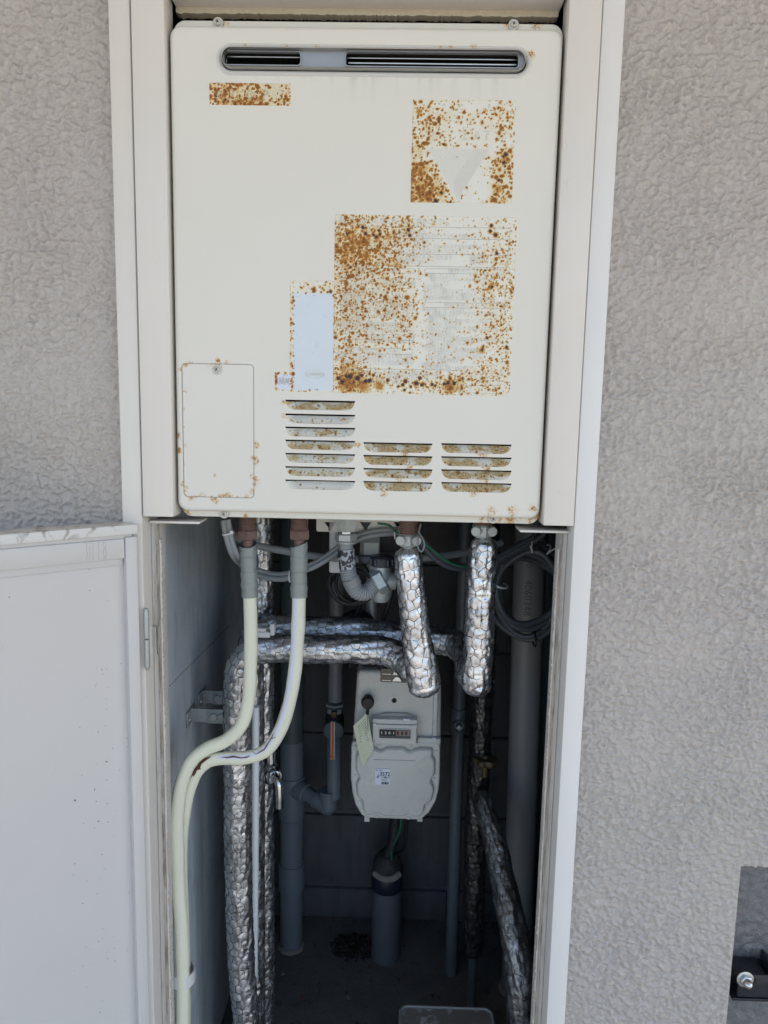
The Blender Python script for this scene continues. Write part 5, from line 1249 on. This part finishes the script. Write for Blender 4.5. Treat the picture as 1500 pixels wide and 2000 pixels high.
def fan_dome(outline, y0, y1, rnd):      # smooth raised plate with rounded rim: rings scaled towards the outline's inside
    V = []; F = []; n = len(outline); rings = []
    for t in range(6):
        an = PI/2*t/5; rings.append((rnd*(1-math.cos(an)), y0-(y0-y1)*math.sin(an)))
    for ins_, yy in rings:
        P = inset(outline, ins_) if ins_ > 0 else outline; V += [(p[0], yy, p[1]) for p in P]
    for i in range(5):
        for j in range(n): F.append((i*n+j, i*n+(j+1) % n, (i+1)*n+(j+1) % n, (i+1)*n+j))
    c = (sum(p[0] for p in outline)/n, y1-.0008, sum(p[1] for p in outline)/n); V.append(c)
    for j in range(n): F.append((5*n+j, 5*n+(j+1) % n, len(V)-1))
    return V, F
V, F = fan_dome(dome, YG-.0041, YG-.014, .006); mesh_obj('front_dome', V, F, M['meter'], mt, 80)
for bx_ in bolts+[(741, 1458), (803, 1460)]:
    p = W(*bx_, YG-.004); MB().lathe(p, (0, -1, 0), [(.0034, 0), (.0034, .0012), (.0028, .0016), (.0012, .0012), (.0001, .0010)], 14).build('bolt', M['meter'], mt, 40)
a_, b_ = W(729, 1484, YG-.0152), W(812, 1488, YG-.0152)
k = MB(); k.tube([(a_.x, YG-.0144, a_.z), (b_.x, YG-.0144, a_.z)], .0009, 6); k.build('raised_line', M['meter'], mt, 60)
# counter housing
A_, B_2 = W(728, 1413, YG-.012), W(813, 1453, YG-.012)
k = MB(); k.plate(rrect(A_.x, B_2.x, B_2.z, A_.z, .0025, 4), [], YG-.016, YG+.009, .0012, 3); ch = k.build('counter_housing', M['meter'], mt, 45)
k = MB(); hp = [G2(728, 1414, YG-.005), G2(728, 1399, YG-.005), G2(735, 1394, YG-.005), G2(752, 1391, YG-.005), G2(797, 1392, YG-.005), G2(810, 1398, YG-.005), G2(815, 1404, YG-.005), G2(815, 1415, YG-.005)]
V = [(x, YG-.013, z) for x, z in (hp[0], hp[1], hp[6], hp[7])]+[(x, YG+.008, z) for x, z in hp[1:7]]
k.plate(rrect(A_.x-.0008, B_2.x+.0008, A_.z+.0002, A_.z+.0095, .002, 3), [], YG-.0135, YG+.009, .0015, 3); k.build('counter_hood', M['meter'], mt, 45)
k = MB(); k.plate([G2(731, 1402, YG+.004), G2(733, 1397, YG+.004), G2(752, 1392, YG+.004), G2(796, 1393, YG+.004), G2(810, 1399, YG+.004), G2(813, 1405, YG+.004)], [], YG+.001, YG+.009, .0015, 2); k.build('hood_recess', plain('shaded hood paint', (.42, .42, .37), .5, var=.05), mt, 45)  # shadow of the recess painted in as a darker meter colour
a_, b_ = W(787, 1403, YG-.012), W(801, 1406, YG-.012); k = MB(); k.box((a_.x, YG-.0150, b_.z), (b_.x, YG-.012, a_.z), .0004); k.build('seal_tab', M['label_white'], mt, 40)
for q in ((732, 1416), (811, 1419), (731, 1450), (811, 1455)):
    p = W(*q, YG-.016); MB().lathe(p, (0, -1, 0), [(.0038, 0), (.0038, .0008), (.0026, .0012), (.0001, .0010)], 14).build('cover_screw', M['meter'], ch, 40)
YW = YG-.0165
A_, B_2 = W(741, 1423.5, YW), W(801.5, 1442.5, YW)
fx = MB(); fx.plate(rrect(A_.x-.0015, B_2.x+.0015, B_2.z-.0015, A_.z+.0015, .0016, 3), [rrect(A_.x, B_2.x, B_2.z, A_.z, .0010, 3)], YW-.0012, YW, .0005, 2); fx.build('window_frame', M['meter'], ch, 45)
k = MB(); k.plate(rrect(A_.x, B_2.x, B_2.z, A_.z, .0010, 3), [], YW-.0003, YW+.0002); cw_ = k.build('counter_window', M['black'], ch, 0)
dw = B_2.x-A_.x; dh = A_.z-B_2.z
text_mesh([(t, A_.x+dw*u, A_.z-dh*.56, .0072, None) for t, u in (('1', .045), ('2', .175), ('0', .295), ('1', .43))], M['digit'], cw_, 'digit', YW-.0007, .00012, res=2)
k = MB(); 
k.plate(rrect(A_.x+dw*.53, A_.x+dw*.975, A_.z-dh*.72, A_.z-dh*.10, .0006, 2), [], YW-.0006, YW-.0003); k.build('decimal_plate', plain('grey decimal plate', (.20, .20, .20), .5), cw_, 0)
for u in (.56, .69, .82):
    k = MB(); k.plate(rrect(A_.x+dw*u, A_.x+dw*(u+.08), A_.z-dh*.62, A_.z-dh*.20, .0004, 2), [], YW-.0009, YW-.0006); dg = k.build('digit_wheel', M['dark_red'], cw_, 0)
k = MB(); k.plate(rrect(A_.x+dw*.02, A_.x+dw*.98, A_.z-dh*.95, A_.z-dh*.76, .0004, 2), [], YW-.0006, YW-.0003); k.build('unit_strip', M['cable_dark'], cw_, 0)
# inlet union, seal plates, caps
p = W(723, 1318, YG+.045)
MB().lathe((p.x, YG+.045, p.z-.004), (0, 0, 1), [(.0175, 0), (.0180, .002), (.0180, .008), (.0165, .010)], 26).build('white_gasket', M['label_white'], mt, 40)
MB().nut((p.x, YG+.045, p.z+.006), (0, 0, 1), .0185, .014, .1).build('union_nut', M['galv'], mt, 35)
MB().lathe((p.x, YG+.045, p.z+.02), (0, 0, 1), [(.0105, 0), (.0105, ZTOP-p.z-.02)], 22).build('gas_riser', M['galv'], mt, 40)
p = W(772, 1322, YG-.002)
k = MB(); k.plate(rrect(p.x-.027, p.x+.030, p.z-.013, p.z+.013, .002, 3), [], YG+.004, YG+.009, .0006, 2); sp_ = k.build('seal_plate', plain('dark nickel plate', (.10, .10, .095), .4, .6), mt, 40)
for dz in (.006, -.006):
    k = MB(); k.plate([(p.x-.006, p.z+dz-.004), (p.x+.012, p.z+dz-.004), (p.x+.008, p.z+dz+.003), (p.x+.002, p.z+dz+.005), (p.x-.001, p.z+dz+.003)], [], YG+.001, YG+.0036, .0005, 2); k.build('seal_tag', M['steel'], sp_, 40)
    k = MB(); k.box((p.x-.024, YG+.0025, p.z+dz-.0035), (p.x-.008, YG+.0038, p.z+dz-.0025)); k.build('slot', M['steel'], sp_, 0)
p = W(770, 1368, YG+.008); MB().lathe((p.x, YG+.008, p.z), (0, -1, 0), [(.0048, 0), (.0048, .0008), (.0034, .0012), (.0030, -.002), (.0001, -.002)], 18).build('plug_rim', M['bronze'], mt, 40)
MB().lathe((p.x, YG+.0068, p.z), (0, -1, 0), [(.003, 0), (.0001, .0002)], 14).build('plug_hole', M['shade_black'], mt, 40)
a_, b_ = W(848, 1330, YG), W(857, 1438, YG); k = MB(); k.box((a_.x, YG-.002, b_.z), (a_.x+.008, YG+.020, a_.z), .002); k.build('side_rail', M['meter'], mt, 40)
MB().lathe((a_.x+.004, YG-.003, b_.z-.001), (0, 0, -1), [(.0045, 0), (.0045, .004), (.003, .005)], 14).build('side_cap', M['label_white'], mt, 40)
p = W(836, 1446, YG+.004); k = MB(); k.box((p.x-.020, YG-.003, p.z-.006), (p.x+.023, YG+.012, p.z+.007), .002); k.build('lug', M['meter'], mt, 40)
for px_ in (717, 820):
    p = W(px_, 1596, YG+.012); k = MB(); k.box((p.x-.005, YG+.006, p.z-.006), (p.x+.005, YG+.018, p.z+.008), .0006); k.build('foot', M['meter'], mt, 40)
p = W(718, 1374, YG-.016); 
kn = MB(); kn.lathe((p.x, YG+.008, p.z), (0, -1, 0), [(.0085, 0), (.0085, .012), (.0112, .013), (.0112, .023), (.0098, .0255), (.0001, .026)], 26); kn = kn.build('reset_cap', M['black'], mt, 40)
for i in range(18):
    an = 2*PI*i/18; kk = MB(); kk.box((p.x+.0112*math.cos(an)-.0007, YG-.0145, p.z+.0112*math.sin(an)-.0007), (p.x+.0112*math.cos(an)+.0007, YG-.005, p.z+.0112*math.sin(an)+.0007)); 
    if i == 0: rib0 = kk.build('rib', M['black'], kn, 0)
    else: kk.build('rib', M['black'], kn, 0)
k = MB(); k.box((p.x-.003, YG-.006, p.z-.026), (p.x+.003, YG-.003, p.z-.010), .0008, Matrix.Rotation(.12, 3, 'Y')); k.build('cap_strap', M['black'], mt, 40)
# the 3572 sticker
def on_dome(px, py): return W(px, py, YG-.0160)
A_, B_2 = on_dome(732.5, 1501.5), on_dome(762, 1533.5)
k = MB(); k.plate(rrect(A_.x, B_2.x, B_2.z, A_.z, .0012, 3), [], YG-.0160, YG-.0140); st_ = k.build('number_sticker', M['label_white'], mt, 0)
sw, sh = B_2.x-A_.x, A_.z-B_2.z
text_mesh([('3572', A_.x+sw*.30, A_.z-sh*.42, .0105, sw*.67)], M['ink'], st_, 'printed_number', YG-.0164, .00018, res=2)
text_mesh([('MC4', A_.x+sw*.26, A_.z-sh*.13, .0042, sw*.22), ('号', A_.x+sw*.13, A_.z-sh*.42, .0042, None), ('検', A_.x+sw*.10, A_.z-sh*.56, .0050, None), ('計量', A_.x+sw*.42, A_.z-sh*.57, .0045, None), ('年月', A_.x+sw*.70, A_.z-sh*.57, .0040, None)], M['ink'], st_, 'printed_text', YG-.0164, res=1)
k = MB()
def bar(k, u0, v0, u1, v1): k.add([(A_.x+sw*u0, YG-.0164, A_.z-sh*v1), (A_.x+sw*u1, YG-.0164, A_.z-sh*v1), (A_.x+sw*u1, YG-.0164, A_.z-sh*v0), (A_.x+sw*u0, YG-.0164, A_.z-sh*v0)], [(0, 1, 2, 3)])
r = random.Random(8); u = .42
bar(k, .08, .06, .16, .11)
while u < .90: w_ = r.uniform(.008, .030); bar(k, u, .80, u+w_, .96); u += w_+r.uniform(.006, .02)
bar(k, .68, .80, .75, .96); bar(k, .42, .66, .84, .675); bar(k, .42, .70, .78, .712)
k.build('barcode', M['ink'], st_, 0)
# paper tag tied to the meter
tg = thing('paper_tag', 'cream paper tag printed with small lines hanging in front of the gas meter', 'tag', tuple(W(712, 1400, YG-.03)))
YT2 = YG-.030
co = [(709, 1400), (714, 1394), (719, 1400), (723, 1425), (730, 1462), (709, 1497), (703, 1480), (697, 1450), (690, 1418)]
P = [W(x, y, YT2+.006*math.sin((y-1395)/105*2.2)) for x, y in co]
k = MB(); V = [(p.x, p.y, p.z) for p in P]+[(p.x, p.y+.0005, p.z) for p in P]; n = len(P)
k.add(V, [tuple(range(n))[::-1], tuple(range(n, 2*n))]+[(i, (i+1) % n, n+(i+1) % n, n+i) for i in range(n)]); k.build('card', M['paper'], tg, 0)
k = MB(); r = random.Random(14)
for i in range(13):
    t = i/12; xs_ = 699+10*t+r.uniform(-.5, .5); ys_ = 1421+56*t; dx = 14; dy = -17
    if i > 9: dx *= .7; dy *= .7
    x = 0.0
    while x < 1:
        L = r.uniform(.12, .4); x1 = min(1, x+L); w_ = r.uniform(.35, .9)
        q = [(xs_+dx*x, ys_+dy*x), (xs_+dx*x1, ys_+dy*x1), (xs_+dx*x1+w_*.6, ys_+dy*x1+w_), (xs_+dx*x+w_*.6, ys_+dy*x+w_)]
        pp = [W(a, b, YT2+.006*math.sin((b-1395)/105*2.2)-.0012) for a, b in q]; k.add([(p.x, p.y, p.z) for p in pp], [(3, 2, 1, 0)]); x = x1+r.uniform(.03, .10)
k.build('printed_text', M['ink'], tg, 0)
MB().tube([V3(717, 1398, YT2-.001), V3(718, 1412, YT2-.002), V3(719, 1428, YT2-.002)], .0006, 6, .004).build('string', M['pvc_light'], tg, 60)

# ================================================================== gas hose and valve
gh = thing('gas_hose', 'grey ribbed gas hose with a bright hex union, joined to the gas valve', 'hose', V3(720, 1160, .13))
c = W(676, 1035, .12); zf = lambda py: W(676, py, .12).z
MB().nut((c.x, .12, zf(1037)), (0, 0, 1), .0165, ZO-.262-zf(1037), .05).build('upper_nut', M['galv'], gh, 35)
MB().lathe((c.x, .12, zf(1041)), (0, 0, 1), [(.0115, 0), (.0115, zf(1036)-zf(1041))], 20).build('neck', M['chrome'], gh, 40)
MB().nut((c.x, .12, zf(1056)), (0, 0, 1), .0165, zf(1041)-zf(1056), .45).lathe((c.x, .12, zf(1061)), (0, 0, 1), [(.0135, 0), (.0145, .0015), (.0145, .003), (.013, .004)], 22).build('lower_nut', M['galv'], gh, 35)
MB().lathe((c.x, .12, zf(1073)), (0, 0, 1), [(.0106, 0), (.0108, zf(1060)-zf(1073))], 20).build('cuff', M['cable'], gh, 40)
p0 = (c.x, .12, zf(1072))
pth = catmull([p0, V3(677, 1092, .12), V3(679, 1110, .12)], .002); MB().add(*tube(pth, .0125, 24)).build('printed_sleeve', M['sleeve_print'], gh, 50)
pth = catmull([V3(679, 1109, .12), V3(681, 1122, .12), V3(687, 1140, .122), V3(698, 1155, .125), V3(714, 1157, .13), V3(727, 1146, .135), V3(733, 1138, .138)], .0011)
rr = np.where(np.arange(len(pth)) % 3 < 2, .0124, .0108); MB().add(*tube(pth, rr, 24)).build('ribbed_hose', M['cable'], gh, 60)
pth = catmull([V3(683, 1128, .12), V3(686, 1135, .121), V3(690, 1143, .122)], .002); MB().add(*tube(pth, .0131, 24)).build('band', M['bronze'] if False else M['pvc_light'], gh, 50)
v = W(741, 1136, .14); ax = Vector((.75, .10, .42))
MB().nut(Vector(v)-ax.normalized()*.008, ax, .021, .017, .3).build('swivel_nut', M['galv'], gh, 35)
v2 = W(745, 1134, .148)
k = MB(); k.lathe(Vector(v2)+Vector((0, 0, -.032)), (0, 0, 1), [(.010, 0), (.014, .006), (.0165, .02), (.0165, .04), (.0135, .046), (.0135, .055)], 24); k.build('valve_body', M['galv'], gh, 40)
k = MB(); k.lathe(Vector(v2), (1, .05, -.05), [(.0145, .006), (.0125, .022), (.008, .024), (.008, .032), (.0001, .033)], 22); k.build('test_plug', M['galv'], gh, 40)
k = MB(); k.lathe(Vector(v2)+Vector((0, 0, .022)), (0, 0, 1), [(.014, 0), (.0185, .002), (.0185, .014), (.016, .016), (.0001, .0165)], 24); kn = k.build('knob', M['collar'], gh, 40)
for i in range(12):
    an = 2*PI*i/12; kk = MB(); x_, y_ = v2.x+.0185*math.cos(an), v2.y+.0185*math.sin(an); kk.box((x_-.0018, y_-.0018, v2.z+.025), (x_+.0018, y_+.0018, v2.z+.035), .0006); kk.build('rib', M['collar'], kn, 0)
k = MB(); k.box((v2.x-.035, v2.y-.006, v2.z+.026), (v2.x-.012, v2.y+.006, v2.z+.038), .002); k.build('knob_arm', M['collar'], gh, 40)
MB().tube([V3(700, 1300, .22), V3(716, 1230, .24), V3(730, 1200, .25)], .017, 18, .01).build('elbow_cover', M['rubber'], gh, 50) if False else None
# dark wrapped gas pipe bends behind the crossbars
bp_ = thing('gas_pipe', 'black wrapped gas pipe arching behind the upper foil crossbar', 'pipe', V3(728, 1290, .38))
MB().tube([V3(724, 1330, .405), V3(724, 1260, .40), V3(718, 1222, .39), V3(702, 1208, .38), V3(680, 1215, .37), V3(668, 1240, .37)], .017, 20, .006).build('pipe', M['rubber'], bp_, 50)
for px_a, px_b, Yq, rr, lab in ((712, 688, .30, .0085, 'black hose hanging just left of the gas valve'), (768, 742, .27, .0075, 'black strap-like hose slanting down from the gas valve')):
    t = thing('black_hose', lab, 'hose', V3(px_b, 1240, Yq)); MB().tube([V3(px_a, 1145, Yq), V3((px_a+px_b)/2+2, 1185, Yq), V3(px_b, 1230, Yq+.02), V3(px_b-4, 1300, Yq+.05)], rr, 14, .006, flat=.55).build('hose', M['rubber'], t, 50)
t = thing('black_cable_coil', 'coil of black cable hanging left of the gas hose bend', 'cable', V3(685, 1180, .2))
for i, (dx, dy, rx_, ry_, Yc) in enumerate(((683, 1137, 40, 42, .20), (690, 1140, 34, 36, .205), (688, 1147, 44, 33, .21))):
    MB().add(*tube(np.array([V3(dx+rx_*math.cos(an), dy+ry_*math.sin(an), Yc+.006*math.sin(2*an)) for an in np.linspace(0, 2*PI, 50)[:-1]]), .0032, 10, closed=True, caps=False)).build('loop', M['rubber'], t, 60)

# ================================================================== cables
def cable(name, lab, strands, mat, ties, grp=None, r=.0042):
    t = thing(name, lab, 'cable', V3(*strands[0][-1]), grp)
    for st in strands: MB().add(*tube(catmull([V3(*q) for q in st], .005), r, 12)).build('strand', mat, t, 60)
    for (px, py, Y, ax_, rt) in ties:
        k = MB(); p = Vector(V3(px, py, Y)); a = Vector(ax_).normalized(); u = a.orthogonal().normalized(); v = a.cross(u)
        ring = np.array([tuple(p+u*rt*math.cos(x)+v*rt*.75*math.sin(x)) for x in np.linspace(0, 2*PI, 20)[:-1]]); k.add(*tube(ring, .0013, 8, closed=True, caps=False)); k.box(p+Vector((rt*.4, -rt*.9, .0)), p+Vector((rt*.4+.0045, -rt*.9+.004, .0055)), .0006); k.build('cable_tie', M['white_plastic'], t, 50)
    return t
cable('control_cable', 'pair of grey cables dropping from the heater past the first hose, tied with white ties', [[(436, 1016, .07), (440, 1040, .07), (450, 1075, .075), (468, 1100, .11), (500, 1122, .135), (540, 1131, .135), (566, 1128, .13), (590, 1116, .125)], [(445, 1014, .07), (449, 1040, .072), (460, 1078, .078), (478, 1098, .115), (505, 1114, .14), (540, 1122, .14), (566, 1119, .135), (590, 1109, .13)]], M['cable'], [(446, 1042, .07, (.2, 0, -1), .0082), (566, 1126, .128, (1, 0, .1), .0085)])
cable('control_cable', 'pair of grey cables sweeping up from the second hose behind the gas hose', [[(590, 1116, .14), (612, 1108, .145), (640, 1092, .15), (675, 1068, .155), (705, 1052, .155), (740, 1044, .155), (775, 1040, .16), (800, 1030, .165)], [(590, 1108, .145), (612, 1101, .15), (640, 1084, .155), (672, 1060, .158), (705, 1043, .158), (740, 1036, .158), (775, 1034, .162), (800, 1024, .165)]], M['cable'], [(771, 1042, .157, (1, 0, .1), .0085), (781, 1044, .157, (1, 0, .1), .0085)])
cable('power_cable', 'thick grey cable running level behind the hoses across the closet', [[(438, 1022, .10), (465, 1050, .14), (500, 1065, .17), (560, 1077, .175), (620, 1087, .18), (690, 1092, .18), (770, 1092, .185), (850, 1088, .20), (930, 1075, .24), (980, 1060, .26)]], M['cable'], [], r=.0058)
cable('control_cable', 'pair of grey cables sagging between the two foil stubs', [[(808, 1045, .14), (825, 1066, .15), (850, 1092, .16), (880, 1108, .17), (915, 1110, .18), (960, 1098, .19), (1000, 1080, .20), (1035, 1060, .21)], [(812, 1040, .145), (830, 1060, .155), (858, 1090, .165), (888, 1104, .175), (920, 1104, .185), (965, 1090, .195), (1003, 1072, .205), (1040, 1050, .215)]], M['cable_dark'], [])
cable('earth_wire', 'thin green wire looping along the sagging cables', [[(737, 1022, .14), (760, 1026, .14), (775, 1040, .14), (800, 1045, .14), (822, 1058, .145), (850, 1078, .155), (880, 1100, .165), (915, 1107, .17), (940, 1100, .18)]], M['green'], [], r=.0020)
cable('seal_wire', 'clear plastic tag loop on the near foil stub joint', [[(822, 1024, .09), (818, 1040, .085), (826, 1052, .08), (829, 1066, .078), (823, 1078, .078), (816, 1068, .08), (817, 1050, .082)]], M['pvc_light'], [], r=.0013)
ctie = thing('cable_coil', 'round coil of dark grey cable tied in loops in front of the large pale pipe', 'cable', V3(1030, 1245, .24))
rc = random.Random(6)
for i, (cx_, cy_, rx_, ry_, Yc, rr) in enumerate(((1032, 1148, 62, 70, .235, .0052), (1034, 1150, 66, 76, .245, .0052), (1030, 1162, 66, 78, .255, .0050), (1027, 1170, 72, 78, .262, .0050), (1036, 1145, 58, 88, .25, .0048))):
    MB().add(*tube(np.array([V3(cx_+rx_*math.cos(an)+3*math.sin(2*an+i), cy_+ry_*math.sin(an)+4*math.cos(3*an+i), Yc+.008*math.sin(an*2+i)) for an in np.linspace(0, 2*PI, 60)[:-1]]), rr, 12, closed=True, caps=False)).build('loop', M['cable_dark'], ctie, 60)
for px, py, ax_, mt_ in ((1034, 1068, (1, 0, .4), 'white_plastic'), (1066, 1075, (1, 0, -.7), 'white_plastic'), (978, 1143, (.1, 0, 1), 'white_plastic'), (1043, 1248, (1, 0, .05), 'rubber')):
    p = Vector(V3(px, py, .245)); a = Vector(ax_).normalized(); u = Vector((0, 1, 0)); v = a.cross(u); k = MB()
    k.add(*tube(np.array([tuple(p+u*.020*math.cos(x)+v*.011*math.sin(x)) for x in np.linspace(0, 2*PI, 24)[:-1]]), .0016, 8, closed=True, caps=False)); k.add(*tube(np.array([tuple(p-u*.02), tuple(p-u*.022+v*.012+a*.004), tuple(p-u*.022+v*.022+a*.007)]), .0010, 6)); k.build('cable_tie', M[mt_], ctie, 60)
for px0_, px1_, Yq in ((1010, 1075, .235), (1000, 1060, .25)):
    MB().tube([V3(960, 1112, Yq-.02), V3(985, 1092, Yq-.01), V3(px0_+10, 1070, Yq), V3(px1_-15, 1045, Yq), V3(px1_, 1022, Yq)], .0048, 12, .005).build('tail', M['cable_dark'], ctie, 60)

# ================================================================== loose and small things
q = WZ(690, 1850, 0); k = MB(); r = random.Random(9)
lt = thing('leaf_litter', 'clump of rotten dark leaf litter on the closet floor beside the grey sleeve', 'litter', (q.x, q.y, 0), kind='stuff')
for i in range(420):
    an = r.uniform(0, 2*PI); d = r.random()**.75*.05; x, y = q.x+d*math.cos(an)*1.1, q.y-.005+d*math.sin(an)*.9; h_ = .028*(1-d/.058)+.003; s_ = r.uniform(.002, .007)
    R_ = Matrix.Rotation(r.uniform(0, 6), 3, 'Z') @ Matrix.Rotation(r.uniform(-.9, .9), 3, 'X'); z = r.uniform(.001, h_)
    k.add([(Vector((x, y, z))+R_ @ Vector(v))[:] for v in ((-s_, 0, 0), (0, -s_*.5, .002), (s_, 0, 0), (0, s_*.5, .001))], [(0, 1, 2, 3)])
k.build('leaf_scrap', M['debris'], lt, 0)
for (px, py, s_, lab) in ((553, 1903, .0045, 'pale chip of mortar on the dark closet floor'), (590, 1950, .004, 'small dark red scrap on the closet floor'), (680, 1950, .005, 'flat pale flake on the closet floor near the lid')):
    q = WZ(px, py, 0); t = MB(); t.box((q.x-s_, q.y-s_*.6, .0005), (q.x+s_, q.y+s_*.6, .004), .001, Matrix.Rotation(.5+px, 3, 'Z')); o = t.build('mortar_chip', M['crack'] if 'red' in lab else M['putty'], None, 30, loc=(q.x, q.y, 0)); props(o, lab, 'scrap')
# metal box standing at the front of the closet floor
q0, q1 = W(777, 1980, .22), W(964, 1980, .22)
bz = WZ(775, 1962, .0)
ztop_ = W(870, 1962, .25).z
bxx = thing('metal_box', 'grey metal box with a stained rounded lid low at the front of the closet', 'box', ((q0.x+q1.x)/2, .14, 0))
x0_, x1_ = W(779, 1975, .24).x, W(963, 1975, .24).x
def lidring(ins_, z, r_=.014):
    P = rrect(x0_+ins_, x1_-ins_, .045+ins_, .247-ins_, r_, 6); return [(p[0], p[1], z) for p in P]
k = MB(); rings = [lidring(.001, ztop_-.03), lidring(.0, ztop_-.029), lidring(0, ztop_-.002), lidring(.0012, ztop_+.0004), lidring(.0028, ztop_+.0002), lidring(.0035, ztop_-.002), lidring(.0055, ztop_-.0025)]
n = len(rings[0]); V = [p for r_ in rings for p in r_]; F = [(i*n+j, i*n+(j+1) % n, (i+1)*n+(j+1) % n, (i+1)*n+j) for i in range(len(rings)-1) for j in range(n)]
mesh_obj('lid_rim', V, F, M['pvc_light'], bxx, 40)
V = lidring(.0054, ztop_-.0024); mesh_obj('lid', V, [tuple(range(n))], M['lid'], bxx, 0)
k = MB(); k.box((x0_+.004, .05, 0), (x1_-.004, .242, ztop_-.028), .006); k.build('body', M['conduit'], bxx, 40)
# bronze hand wheel on the dark riser
p = W(948, 1484, .445); hw = thing('hand_wheel', 'lobed bronze hand wheel on a valve in front of the dark netted pipe', 'valve', tuple(p))
k = MB(); ring = []
V = []; F = []; n = 48
for i, (rr, h_) in enumerate(((.010, .004), (.021, .005), (.0235, .002), (.0235, -.005), (.021, -.008), (.010, -.006))):
    for j in range(n):
        an = 2*PI*j/n; f = 1+(.10*math.cos(6*an) if i in (1, 2, 3, 4) else 0); V.append((p.x+rr*f*math.cos(an), .445+rr*f*math.sin(an), p.z+h_))
for i in range(5):
    for j in range(n): F.append((i*n+j, i*n+(j+1) % n, (i+1)*n+(j+1) % n, (i+1)*n+j))
F += [(tuple(5*n+j for j in range(n)))[::-1], tuple(range(n))]
mesh_obj('wheel', V, F, M['bronze'], hw, 50)
MB().lathe((p.x, .445, p.z-.035), (0, 0, 1), [(.006, 0), (.006, .042), (.0045, .044), (.0001, .045)], 18).build('stem', M['bronze'], hw, 40)
# black steel bracket in the wall niche
YN = WY+.045
nb_ = thing('steel_bracket', 'black steel bracket with a domed bolt in the dark niche at the lower right', 'bracket', tuple(W(1460, 1910, YN-.01)))
A_, B_2 = W(1424, 1884, YN-.02), W(1480, 1938, YN-.02)
k = MB(); k.box((A_.x, YN-.008, B_2.z), (B_2.x+.20, YN-.004, A_.z-.002), .0008); k.box((A_.x+.001, YN-.036, A_.z-.004), (B_2.x, YN-.004, A_.z), .0008); k.box((A_.x+.001, YN-.036, B_2.z-.001), (B_2.x+.2, YN-.004, B_2.z+.003), .0008); k.build('rail', M['black_steel'], nb_, 40)
A2, B2 = W(1438, 1893, YN-.03), W(1496, 1938, YN-.03)
k = MB(); k.box((A2.x, YN-.040, B2.z), (B2.x, YN-.036, A2.z), .0008); k.build('plate', M['black_steel'], nb_, 40)
k = MB(); k.box((B2.x+.001, YN-.042, B2.z-.004), (B2.x+.005, YN-.004, A2.z+.012), .0008); k.box((B2.x+.005, YN-.045, A2.z-.004), (B2.x+.15, YN-.008, A2.z+.006), .0008); k.build('upright', M['black_steel'], nb_, 40)
p = W(1456, 1914, YN-.042)
MB().lathe((p.x, YN-.040, p.z), (0, -1, 0), [(.0115, 0), (.0115, .0016), (.0105, .002), (.006, .002)], 26).build('washer', M['steel'], nb_, 40)
MB().nut((p.x, YN-.042, p.z), (0, -1, 0), .0085, .0055, .3).build('nut', M['steel'], nb_, 35)
MB().lathe((p.x, YN-.047, p.z), (0, -1, 0), [(.0062, 0), (.006, .004), (.0045, .007), (.002, .0088), (.0001, .009)], 22).build('domed_end', M['chrome'], nb_, 60)
k = MB(); q = W(1473, 1915, YN-.04); k.plate([(q.x+.003*math.cos(t), q.z+.0045*math.sin(t)) for t in [2*PI*i/14 for i in range(14)]], [], YN-.0402, YN-.0398); k.build('slot', M['shade_black'], nb_, 0)
